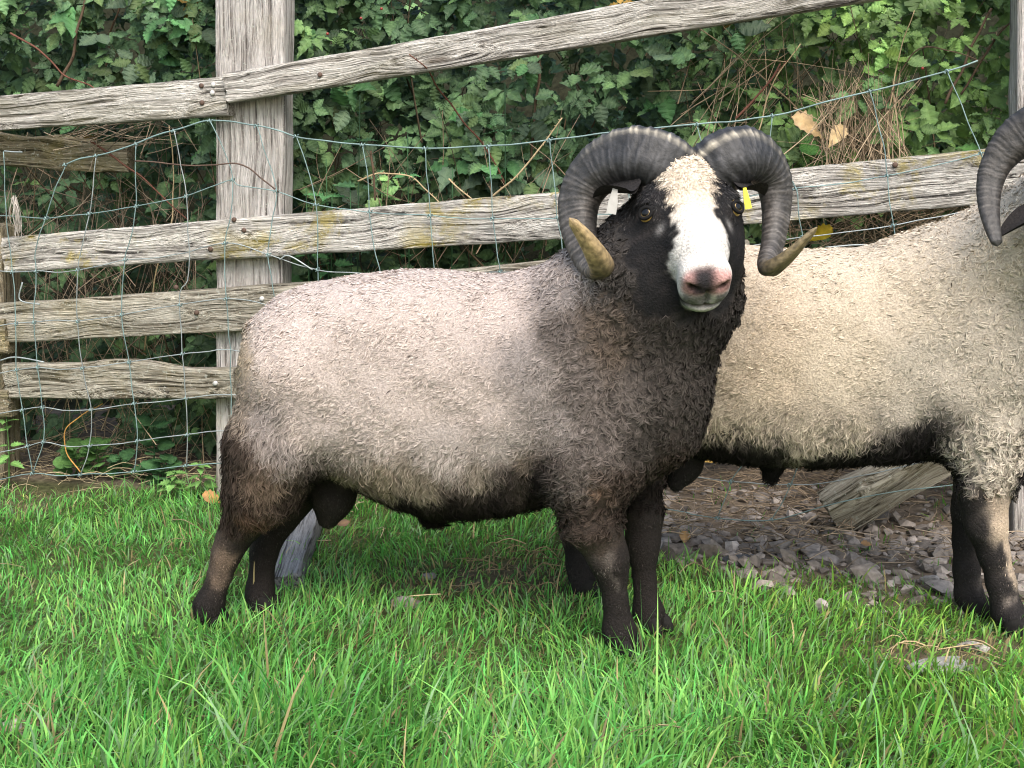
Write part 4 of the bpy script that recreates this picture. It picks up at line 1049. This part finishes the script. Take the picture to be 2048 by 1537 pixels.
def woolmask1(V):
    x, z = V[:, 0], V[:, 2]
    lim = np.interp(x, [at(480, 1, 2.4)[0], at(620, 1, 2.4)[0], at(640, 1, 2.4)[0], at(1100, 1, 2.3)[0], at(1130, 1, 2.2)[0], at(1250, 1, 2.2)[0], at(1330, 1, 2.3)[0]],
                    [at(480, 1045, 2.36)[2], at(620, 985, 2.36)[2], .16, .16, at(1200, 1075, 2.2)[2], at(1200, 1060, 2.2)[2], at(1300, 1010, 2.33)[2]])
    m = sstep(-.02, .02, z-lim+.01*vnoise(V, .04, 3))
    p = at(664, 995, 2.425); sc = ((V-p)/np.array((.066, .07, .088))); m = m*sstep(.9, 1.08, np.linalg.norm(sc, axis=1))
    return m
def locks1(P, N):
    n = len(P); x, z = P[:, 0], P[:, 2]
    xs = at(1080, 600, 2.33)[0]; zb = at(800, 880, 2.4)[2]
    fr = sstep(xs-.05, xs+.10, x+.03*vnoise(P, .1, 3))                    # shoulder, chest and neck
    lowr = sstep(zb+.06, zb-.05, z)*(1-fr)                           # belly skirt and thighs
    th = sstep(at(640, 700, 2.4)[0]+.03, at(580, 700, 2.4)[0], x)*sstep(at(500, 740, 2.4)[2], at(500, 860, 2.4)[2], z)
    lowr = np.maximum(lowr, th)
    fl = 1-np.maximum(fr, lowr)
    a = vnoise(P, .14, 8)*.8
    T = np.stack([-.85*fl+.15*lowr+(-.2+.8*vnoise(P, .11, 21))*fr-.25*th, 0*x, -.55*fl-1.*lowr-.75*fr], -1)+np.stack([a*.35, 0*x, a*.3], -1)+RNG.normal(0, .20, (n, 3))
    u = RNG.random(n)
    L = .0135*fl+.027*lowr+.019*fr; L = L*(.75+.5*u)
    W = (.00085*fl+.0010*lowr+.0011*fr)*RNG.uniform(.7, 1.3, n)
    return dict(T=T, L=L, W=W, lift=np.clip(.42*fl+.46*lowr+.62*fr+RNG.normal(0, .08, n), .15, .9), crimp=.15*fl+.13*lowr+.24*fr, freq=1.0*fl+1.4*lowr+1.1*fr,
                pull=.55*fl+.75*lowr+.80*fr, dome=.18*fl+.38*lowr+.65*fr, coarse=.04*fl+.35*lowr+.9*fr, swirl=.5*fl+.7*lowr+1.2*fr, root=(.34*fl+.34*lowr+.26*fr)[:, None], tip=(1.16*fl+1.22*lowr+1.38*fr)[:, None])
style1 = dict(inset=.016, facemask=facemask, woolmask=woolmask1, locks=locks1)
DENS = 1.0
ram1 = build_ram('ram', 'grey fleeced ram with dark shoulders and white blazed face staring out over curled horns', (f_nf+f_nh)/2*np.array((1, 1, 0)), torso1, yc1, prims1, legs1, head1, coat1, style1, int(128000*DENS), 20000, 26000, True, .0033)
for p, fw in ((f_nh, (1, -.3)), (f_fh, (1, -.25)), (f_nf, (.55, -.8)), (f_ff, (.6, -.7))): hoof(ram1, p, fw)
S1 = 2.2/FOC
def hpts(lst): return np.array([at(u, v, Y) for (u, v, Y, d) in lst]), np.array([d*Y/FOC for (u, v, Y, d) in lst])
hl = hpts([(1378, 385, 2.235, 96), (1352, 350, 2.225, 106), (1318, 325, 2.22, 108), (1272, 314, 2.23, 104), (1225, 324, 2.25, 98), (1185, 352, 2.265, 88), (1161, 395, 2.265, 76), (1156, 440, 2.25, 68), (1164, 485, 2.225, 60), (1180, 522, 2.195, 54), (1196, 538, 2.165, 50), (1203, 532, 2.135, 46), (1190, 506, 2.105, 38), (1166, 470, 2.08, 28), (1139, 437, 2.06, 14)])
horn(ram1, hl[0], hl[1], 3, (.34, .245, .125))
hr = hpts([(1398, 385, 2.24, 96), (1424, 346, 2.23, 104), (1456, 320, 2.225, 108), (1490, 312, 2.235, 100), (1522, 325, 2.25, 88), (1546, 358, 2.26, 72), (1553, 402, 2.255, 60), (1551, 450, 2.235, 52), (1544, 495, 2.21, 46), (1535, 525, 2.18, 42), (1537, 538, 2.155, 38), (1552, 532, 2.135, 34), (1580, 510, 2.115, 26), (1608, 482, 2.10, 18), (1634, 455, 2.09, 9)])
horn(ram1, hr[0], hr[1], 4, (.17, .13, .07), ((.85, .045), (.55, .045)))
ear(ram1, at(1268, 385, 2.17), at(1186, 372, 2.22), .036, (0, -.3, 1), (.020, .018, .018))
ear(ram1, at(1480, 378, 2.18), at(1532, 368, 2.22), .032, (0, -.3, 1), (.020, .018, .018))
def eartag(parent, name, a, b, w, mat):
    a = np.asarray(a, float); b = np.asarray(b, float); d = unit(b-a); n = np.array((0, -1., 0)); sd = np.cross(d, n); m = MB()
    sec = [(a, w*.5), (a*.8+b*.2, w*.62), (a*.45+b*.55, w), (b, w*1.05)]
    V = []
    for p, ww in sec:
        for (sx, sn) in ((-1, -1), (1, -1), (1, 1), (-1, 1)): V.append(p+sd*sx*ww/2+n*sn*.0018)
    i = np.arange(3)[:, None]*4; j = np.arange(4)[None]; k = (j+1) % 4
    Q = np.vstack([np.stack([i+j, i+k, i+k+4, i+j+4], -1).reshape(-1, 4), [[3, 2, 1, 0], [12, 13, 14, 15]]])
    return mobj(name, np.array(V), [Q], mat, parent, None, False)
eartag(ram1, 'ear_tag', at(1231, 374, 2.16), at(1222, 428, 2.15), .016, M_TAGW)['label'] = 'pale grey ear tag'
eartag(ram1, 'ear_tag', at(1489, 376, 2.165), at(1497, 418, 2.16), .0105, M_TAGY)['label'] = 'yellow ear tag'

# ------------------------------------------------------------------ the cream ram behind it
def yc2(u): return float(np.interp(u, [1215, 1500, 1950, 2250], [2.66, 2.58, 2.46, 2.40]))
torso2 = [(1208, 660, 730, .02), (1216, 615, 790, .06), (1235, 570, 840, .10), (1275, 525, 885, .14), (1340, 495, 910, .165), (1420, 484, 925, .18), (1500, 478, 936, .185), (1580, 480, 942, .187), (1650, 484, 942, .185), (1710, 482, 940, .18), (1770, 462, 936, .175), (1850, 436, 925, .165), (1930, 412, 925, .158),
          (2000, 398, 930, .150), (2070, 400, 920, .142), (2140, 440, 880, .12), (2200, 510, 800, .08), (2225, 580, 720, .03)]
head2 = Head(2245, 400, 2.16, math.radians(8), math.radians(33), 0, 1.0)
prims2 = [('c', [Pt(1330, 720, 2.56, .12), Pt(1265, 860, 2.55, .08), Pt(1215, 960, 2.55, .055), Pt(1180, 1020, 2.55, .038)], .05),
          ('c', [Pt(1340, 760, 2.74, .11), Pt(1290, 900, 2.73, .07), Pt(1250, 1000, 2.72, .04)], .05),
          ('e', (1990, 720, 2.39), (.115, .07, .19), .07), ('e', (1985, 880, 2.38), (.068, .055, .085), .05),
          ('e', (2140, 700, 2.38), (.12, .12, .17), .05),
          ('c', [Pt(2040, 560, 2.46, .145), Pt(2140, 480, 2.36, .13), Pt(2215, 420, 2.28, .10)], .05),
          ('e', (1375, 905, 2.60), (.034, .035, .062), .015), ('c', [Pt(1372, 930, 2.60, .03), Pt(1352, 968, 2.60, .018)], .02),
          ('e', (1545, 935, 2.56), (.022, .022, .03), .02)]
g_nh, g_fh, g_nf, g_ff = G(1168, 1206), G(1205, 1185), G(2028, 1272), G(1944, 1226)
legs2 = [leg([(1190, 1000, 2.55, .044), (1152, 1075, 2.535, .029), (1157, 1130, 2.52, .026), (1165, 1175, 2.51, .027)], g_nh),
         leg([(1260, 980, 2.71, .044), (1215, 1060, 2.65, .029), (1205, 1120, 2.60, .026), (1205, 1160, 2.57, .027)], g_fh),
         leg([(1978, 930, 2.375, .056), (1968, 990, 2.37, .043), (1972, 1050, 2.365, .037), (1988, 1110, 2.36, .030), (2002, 1165, 2.355, .028), (2015, 1225, 2.35, .031)], g_nf),
         leg([(1955, 930, 2.50, .046), (1940, 1020, 2.485, .034), (1934, 1080, 2.475, .029), (1933, 1140, 2.465, .026), (1938, 1190, 2.46, .029)], g_ff)]
CR, CW, CG, CN, BK2, TN2 = (.645, .545, .425), (.66, .54, .41), (.55, .48, .395), (.46, .415, .36), (.016, .014, .014), (.48, .37, .27)
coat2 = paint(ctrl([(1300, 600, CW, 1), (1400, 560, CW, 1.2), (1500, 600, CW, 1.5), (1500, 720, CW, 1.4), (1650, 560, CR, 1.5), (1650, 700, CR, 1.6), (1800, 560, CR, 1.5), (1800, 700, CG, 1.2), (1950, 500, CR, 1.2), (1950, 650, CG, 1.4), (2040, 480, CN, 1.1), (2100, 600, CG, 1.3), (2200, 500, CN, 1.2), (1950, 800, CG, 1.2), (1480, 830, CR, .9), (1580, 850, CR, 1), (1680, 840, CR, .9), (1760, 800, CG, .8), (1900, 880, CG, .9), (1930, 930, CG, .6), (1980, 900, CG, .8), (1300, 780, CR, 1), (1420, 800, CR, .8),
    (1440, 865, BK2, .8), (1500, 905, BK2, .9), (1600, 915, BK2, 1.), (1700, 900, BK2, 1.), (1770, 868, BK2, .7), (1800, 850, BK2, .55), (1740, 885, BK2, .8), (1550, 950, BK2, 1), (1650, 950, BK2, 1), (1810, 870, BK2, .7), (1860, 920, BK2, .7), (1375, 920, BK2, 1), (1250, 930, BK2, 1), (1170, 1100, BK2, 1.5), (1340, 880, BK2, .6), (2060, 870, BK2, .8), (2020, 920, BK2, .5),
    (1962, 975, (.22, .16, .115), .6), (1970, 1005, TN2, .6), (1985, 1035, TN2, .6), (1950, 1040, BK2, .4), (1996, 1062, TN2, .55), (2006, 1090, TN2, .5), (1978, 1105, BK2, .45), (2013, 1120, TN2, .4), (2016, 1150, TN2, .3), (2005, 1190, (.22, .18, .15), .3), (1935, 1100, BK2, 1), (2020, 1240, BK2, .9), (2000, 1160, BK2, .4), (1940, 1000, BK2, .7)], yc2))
def woolmask2(V):
    x, z = V[:, 0], V[:, 2]
    lim = np.interp(x, [at(u, 1, 2.5)[0] for u in (1200, 1280, 1300, 1860, 1890, 2020, 2050)], [at(1250, 985, 2.55)[2], at(1250, 985, 2.55)[2], .18, .18, at(1920, 975, 2.38)[2], at(1980, 955, 2.38)[2], .2])
    m = sstep(-.02, .02, z-lim+.012*vnoise(V, .04, 3))
    p = at(1368, 930, 2.60); m = m*sstep(.9, 1.08, np.linalg.norm((V-p)/np.array((.05, .055, .075)), axis=1)); return m
def locks2(P, N):
    n = len(P); x, z = P[:, 0], P[:, 2]
    fr = sstep(at(1720, 600, 2.5)[0], at(1960, 600, 2.5)[0], x+.03*vnoise(P, .1, 3)); zb = at(1600, 800, 2.55)[2]
    lowr = sstep(zb+.05, zb-.06, z)*(1-fr*.6); fr = fr*(1-lowr*.4); fl = np.clip(1-fr-lowr, 0, 1)
    a = vnoise(P, .13, 28)
    T = np.stack([-.9*fl+.05*lowr+(-.5+.8*vnoise(P, .12, 21))*fr, 0*x, -.4*fl-1.*lowr-.6*fr], -1)+np.stack([a*.3, 0*x, a*.35], -1)+RNG.normal(0, .2, (n, 3))
    L = (.0130*fl+.026*lowr+.0150*fr)*RNG.uniform(.75, 1.25, n); W = (.00095*fl+.0011*lowr+.0011*fr)*RNG.uniform(.7, 1.3, n)
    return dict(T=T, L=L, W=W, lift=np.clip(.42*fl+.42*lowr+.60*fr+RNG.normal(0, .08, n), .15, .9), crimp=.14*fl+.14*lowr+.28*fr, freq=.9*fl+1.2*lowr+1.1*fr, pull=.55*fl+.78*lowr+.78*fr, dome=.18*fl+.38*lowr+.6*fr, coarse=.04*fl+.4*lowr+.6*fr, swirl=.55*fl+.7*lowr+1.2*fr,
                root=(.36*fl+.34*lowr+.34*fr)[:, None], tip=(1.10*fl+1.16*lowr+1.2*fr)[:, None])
style2 = dict(inset=.016, facemask=facemask, woolmask=woolmask2, locks=locks2)
ram2 = build_ram('ram', 'cream fleeced ram with black belly and tan streaked black legs standing behind the grey one', (g_nf+g_nh)/2*np.array((1, 1, 0)), torso2, yc2, prims2, legs2, head2, coat2, style2, int(82000*DENS), 10000, 2500, False, .006)
for p, fw in ((g_nh, (1, -.2)), (g_fh, (1, -.2)), (g_nf, (.8, -.6)), (g_ff, (.8, -.5))): hoof(ram2, p, fw)
h2 = hpts([(2205, 300, 2.24, 112), (2150, 262, 2.24, 112), (2092, 256, 2.25, 104), (2038, 276, 2.26, 92), (1999, 318, 2.26, 72), (1980, 364, 2.25, 56), (1977, 410, 2.23, 48), (1983, 450, 2.205, 41), (1990, 476, 2.19, 32), (1995, 492, 2.18, 20)])
horn(ram2, h2[0], h2[1], 6, (.035, .033, .032), (), .95, .6)
m2 = h2[0].copy(); m2[:, 0] = 2*head2.O[0]-m2[:, 0]; horn(ram2, m2, h2[1], 7, (.035, .033, .032), (), .95, .6)
ear(ram2, head2.p(-.075, -.08, -.03), head2.p(-.17, -.11, -.01), .03, (0, -.3, 1), (.020, .018, .018))
ear(ram2, head2.p(.075, -.08, -.03), head2.p(.17, -.11, -.01), .03, (0, -.3, 1), (.020, .018, .018))

# ================================================================== STONES
def rock_geo(seed, ax, sub=I2, cutn=7):
    r = np.random.default_rng(seed); V = sub[0].copy()
    for k in range(cutn):                                      # broken flat faces
        n = unit(r.normal(0, 1, 3)); d = r.uniform(.28, .72); s = V@n; V = V-np.maximum(s-d, 0)[:, None]*n
    V = V*(1+.05*r.normal(0, 1, (len(V), 1))*.6)
    return V*np.asarray(ax), sub[1]
gv = MB(); TPL = [rock_geo(k, (1, .55+.04*k, .42+.02*k), I1, 7) for k in range(14)]
NG_ = 4600
px = RNG.uniform(.15, 2.1, NG_); py = RNG.uniform(2.25, 3.35, NG_)
mk = gravel_mask(px, py); kp = RNG.random(NG_) < mk*np.where(py > fence_y(px)+.1, .45, 1); px, py = px[kp], py[kp]
pz = ground_h(px, py)
for k in range(len(px)):
    V, F = TPL[RNG.integers(14)]; s = .0135*RNG.lognormal(0, .52); s = min(s, .046)
    a, b, c = RNG.uniform(0, 6.28), RNG.normal(0, .3), RNG.normal(0, .3)
    R = np.array(Matrix.Rotation(a, 3, 'Z')@Matrix.Rotation(b, 3, 'X')@Matrix.Rotation(c, 3, 'Y'))
    t = RNG.random(); base = np.array((.28, .245, .22))*(1-t)+np.array((.17, .145, .125))*t
    gv.add((V*s)@R.T+np.array((px[k], py[k], pz[k]+s*.15)), [F], base*RNG.lognormal(0, .25))
tag(gv.build('gravel', M_STONE, None, False), 'loose broken grey brown stones covering the strip under the cream ram', kind='stuff')
def rock(u, v, ax, seed, c, lab, name='stone', tilt=(0, 0, 0), sink=.25, cat='stone'):
    V, F = rock_geo(seed, ax, I3, 9); R = np.array((Matrix.Rotation(tilt[2], 3, 'Z')@Matrix.Rotation(tilt[0], 3, 'X')@Matrix.Rotation(tilt[1], 3, 'Y')))
    V = V+.04*min(ax)*np.stack([vnoise(V+seed, min(ax)*.7, k) for k in range(3)], -1)
    p = G(u, v); V = V@R.T; V[:, 2] += -V[:, 2].min()*(1-sink)
    return tag(mobj(name, V+p, [F], M_STONE, None, np.tile(c, (len(V), 1)), False), lab, cat)
rock(1500, 1125, (.062, .040, .010), 3, (.085, .09, .10), 'flat dark slate lying at the edge of the grass below straw', 'slate', (.15, 0, .1), .1, 'slate')
rock(1640, 1240, (.019, .02, .022), 5, (.30, .27, .25), 'smooth rounded pale stone alone in the grass', sink=.1)
rock(1640, 1130, (.045, .03, .022), 8, (.20, .18, .17), 'blocky grey stone below the foot of the timber brace')
rock(1880, 1190, (.035, .028, .020), 9, (.24, .215, .20), 'pale angular stone beside the black front hoof')
rock(1860, 1178, (.024, .02, .018), 10, (.27, .25, .24), 'small light stone next to the pale angular one')
rock(1562, 1108, (.036, .026, .022), 12, (.19, .17, .16), 'grey wedge shaped stone next to the dark slate')
rock(1945, 1312, (.034, .028, .016), 13, (.33, .30, .27), 'light stone in the bare patch before the cream ram')
rock(1890, 1352, (.085, .032, .016), 14, (.22, .215, .20), 'long flat grey stone half sunk in grass by the bare patch', tilt=(0, 0, .35), sink=.35)
rock(812, 1232, (.038, .026, .016), 15, (.25, .22, .20), 'low grey stone in the thin grass under the ram belly', sink=.2)
rock(855, 1168, (.022, .018, .012), 16, (.20, .18, .18), 'small dark stone in the worn grass under the ram belly', sink=.2)
rock(40, 1480, (.040, .03, .014), 17, (.34, .30, .24), 'pale buff stone showing between long grass blades', sink=.1)
# weathered slab lying behind the hind legs
sl_ = beam('slab', G(560, 1180)+np.array((0, 0, .005)), G(592, 1060)+np.array((.02, 0, .035)), .09, .05, wood_mat('slab_grain', (.25, .25, .255), (.17, .17, .175), (.045, .045, .05), 0, 0, .4, 0), None, up=(1, 0, .15), seed=44, wob=.006, n=24)
tag(sl_, 'slanted grey grained slab sunk in grass behind the dark hind legs', 'slab')

# ================================================================== GRASS
def blades(name, n, sampler, lab, dead=.045):
    x, y = sampler(n); n = len(x)
    tuft = np.stack([x, y, 0*x], -1)
    hN = .5+.5*vnoise(tuft, .16, 61); hN2 = .5+.5*vnoise(tuft, .45, 62)
    L = (.022+.050*hN*hN2+.026*RNG.random(n))*RNG.lognormal(0, .20, n)
    nearw = sstep(2.35, 1.75, y); L = L*(.78+.55*nearw)
    lg = RNG.random(n) < .05*(.4+nearw); L = np.where(lg, L*1.9, L)
    bare = bare_mask(x, y); L = L*(1-.45*bare)
    az = math.pi*1.2*vnoise(tuft, .20, 63)+RNG.normal(0, 1.2, n); lean = np.abs(RNG.normal(.50, .42, n))+.25*hN
    d = np.stack([np.cos(az), np.sin(az), 0*az], -1); side = np.stack([-np.sin(az), np.cos(az), 0*az], -1)
    tw = RNG.normal(0, .8, n); side = side*np.cos(tw)[:, None]+d*np.sin(tw)[:, None]
    W = RNG.uniform(.0009, .0021, n)*(1+.35*nearw)
    seg = 4; s = np.linspace(0, 1, seg); V = np.zeros((n, seg, 2, 3)); z0 = ground_h(x, y)-.004
    root = np.stack([x, y, z0], -1); cur = root.copy(); ang = lean*.25
    for k in range(seg):
        w = W*(1, 1, .75, .06)[k]
        V[:, k, 0] = cur-side*w[:, None]; V[:, k, 1] = cur+side*w[:, None]
        if k < seg-1:
            st = L/(seg-1); a_ = np.clip(ang+lean*1.5*s[k+1]**1.3, 0, 1.9)
            cur = cur+st[:, None]*(d*np.sin(a_)[:, None]+np.array((0, 0, 1.))*np.cos(a_)[:, None])
    t = np.clip(.5+.5*vnoise(tuft, .28, 66)*.8+RNG.normal(0, .25, n), 0, 1)[:, None]
    yelw = sstep(.2, .7, x)[:, None]*.55
    c = np.array((.086, .262, .045))*(1-t)+np.array((.165, .395, .085))*t
    c = c*(1-yelw)+c*np.array((1.35, 1.02, .62))*yelw
    c = c*RNG.lognormal(0, .24, n)[:, None]
    c[:, 0] *= RNG.lognormal(0, .2, n)
    pale = RNG.random(n) < .12; c[pale] = np.array((.17, .30, .13))*RNG.uniform(.7, 1.1, (pale.sum(), 1))
    dd = RNG.random(n) < dead+.5*bare; c[dd] = np.array((.34, .27, .13))*RNG.uniform(.5, 1.2, (dd.sum(), 1))
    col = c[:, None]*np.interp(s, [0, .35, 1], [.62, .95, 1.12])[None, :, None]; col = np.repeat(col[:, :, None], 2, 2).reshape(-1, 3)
    b = (np.arange(n)*seg*2)[:, None]; k = (np.arange(seg-1)*2)[None]
    Q = np.stack([b+k, b+k+1, b+k+3, b+k+2], -1).reshape(-1, 4)
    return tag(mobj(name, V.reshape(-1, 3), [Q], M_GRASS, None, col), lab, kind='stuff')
def lawn(n):
    y = 1.45+(3.35-1.45)*RNG.random(n)**1.15; x = RNG.uniform(-1, 1, n)*(.95+.42*y)
    m = np.maximum(gravel_mask(x, y)*.975, dirt_mask(x, y)*.93)
    P = np.stack([x, y, 0*x], -1); tf = sstep(.45, .75, vnoise(P, .13, 90)); m = m*(1-.12*tf*gravel_mask(x, y))
    keep = (RNG.random(n) > m) & (RNG.random(n) > .72*bare_mask(x, y))
    return x[keep], y[keep]
blades('grass', 108000, lawn, 'lush bright green meadow grass around the rams')
# a thin far lawn on either side keeps the place whole beyond the picture
def sides_(n):
    x = RNG.uniform(-4, 4, n); y = RNG.uniform(-.5, 3.2, n); m = (np.abs(x) > .9+.42*y) | (y < 1.45); m &= (dirt_mask(x, y) < .5) & (gravel_mask(x, y) < .5); return x[m], y[m]
blades('grass', 12000, sides_, 'thinner green grass outside the lush meadow patch')
# straw and dead stalks lying on the ground
lit = MB()
def litter(n, fx, z, c, L0=.03, L1=.12):
    for k in range(n):
        x, y = fx(); a = RNG.uniform(0, 6.28); L = RNG.uniform(L0, L1); d = np.array((math.cos(a), math.sin(a)*.7, RNG.normal(.05, .12)))
        p = np.array((x, y, float(ground_h(np.array([x]), np.array([y]))[0])+RNG.uniform(.003, z)))
        P = resample(np.array([p-d*L/2, p+RNG.normal(0, .006, 3)+np.array((0, 0, .006)), p+d*L/2]), 5); P[:, 2] = np.maximum(P[:, 2], .002)
        V, F = tube_geo(P, RNG.uniform(.0006, .0017), 3, False); lit.add(V, F, np.array(c)*RNG.uniform(.5, 1.3))
def pxg(u0, v0, u1, v1):
    def f():
        g = gnd(RNG.uniform(u0, u1), RNG.uniform(v0, v1)); return g[0], g[1]
    return f
litter(460, pxg(1290, 960, 1720, 1090), .05, (.34, .26, .18))
litter(260, pxg(1480, 960, 2048, 1140), .04, (.30, .235, .17))
litter(260, pxg(-60, 925, 430, 990), .05, (.36, .29, .18))
litter(34, pxg(930, 1100, 1130, 1215), .02, (.30, .22, .13))
litter(12, pxg(1780, 1290, 1980, 1360), .02, (.36, .27, .15))
litter(26, pxg(0, 1000, 2048, 1500), .04, (.40, .32, .19), .03, .09)
litter(150, pxg(560, 990, 1150, 1045), .04, (.36, .28, .18))
tag(lit.build('straw', M_STRAW), 'scattered dry straw and dead stalks on bare ground by the fence', kind='stuff')
# small dead leaves and crumbs of bark in the grass
for k, (u, v, s, c, lab) in enumerate([(1720, 1110, .022, (.30, .18, .09), 'small orange brown leaf among the grey stones'), (1370, 1085, .03, (.36, .22, .10), 'tan dead leaf at the straw edge near the front hooves'), (655, 1082, .02, (.48, .30, .16), 'tiny orange leaf in grass under the ram'), (700, 1080, .026, (.16, .10, .06), 'dark brown leaf in grass behind the hind legs'), (480, 1128, .02, (.36, .22, .08), 'curled tan leaf between the hind legs'), (205, 1262, .011, (.2, .12, .08), 'brown leaf scrap in the open grass before the post')]):
    L_ = L_BRAMBLE[k % 4]; p = G(u, v, .03 if k < 2 else .045); R = rot_from(unit(RNG.normal(0, 1, (1, 3))*np.array((1, 1, .2))), np.array([[.1, -.6, 1.]]))[0]
    tag(mobj('dry_leaf', p+(L_[0]*s*1.3)@R.T, [L_[1]], M_LEAF, None, leaf_cols(c, L_[2])), lab, 'leaf')
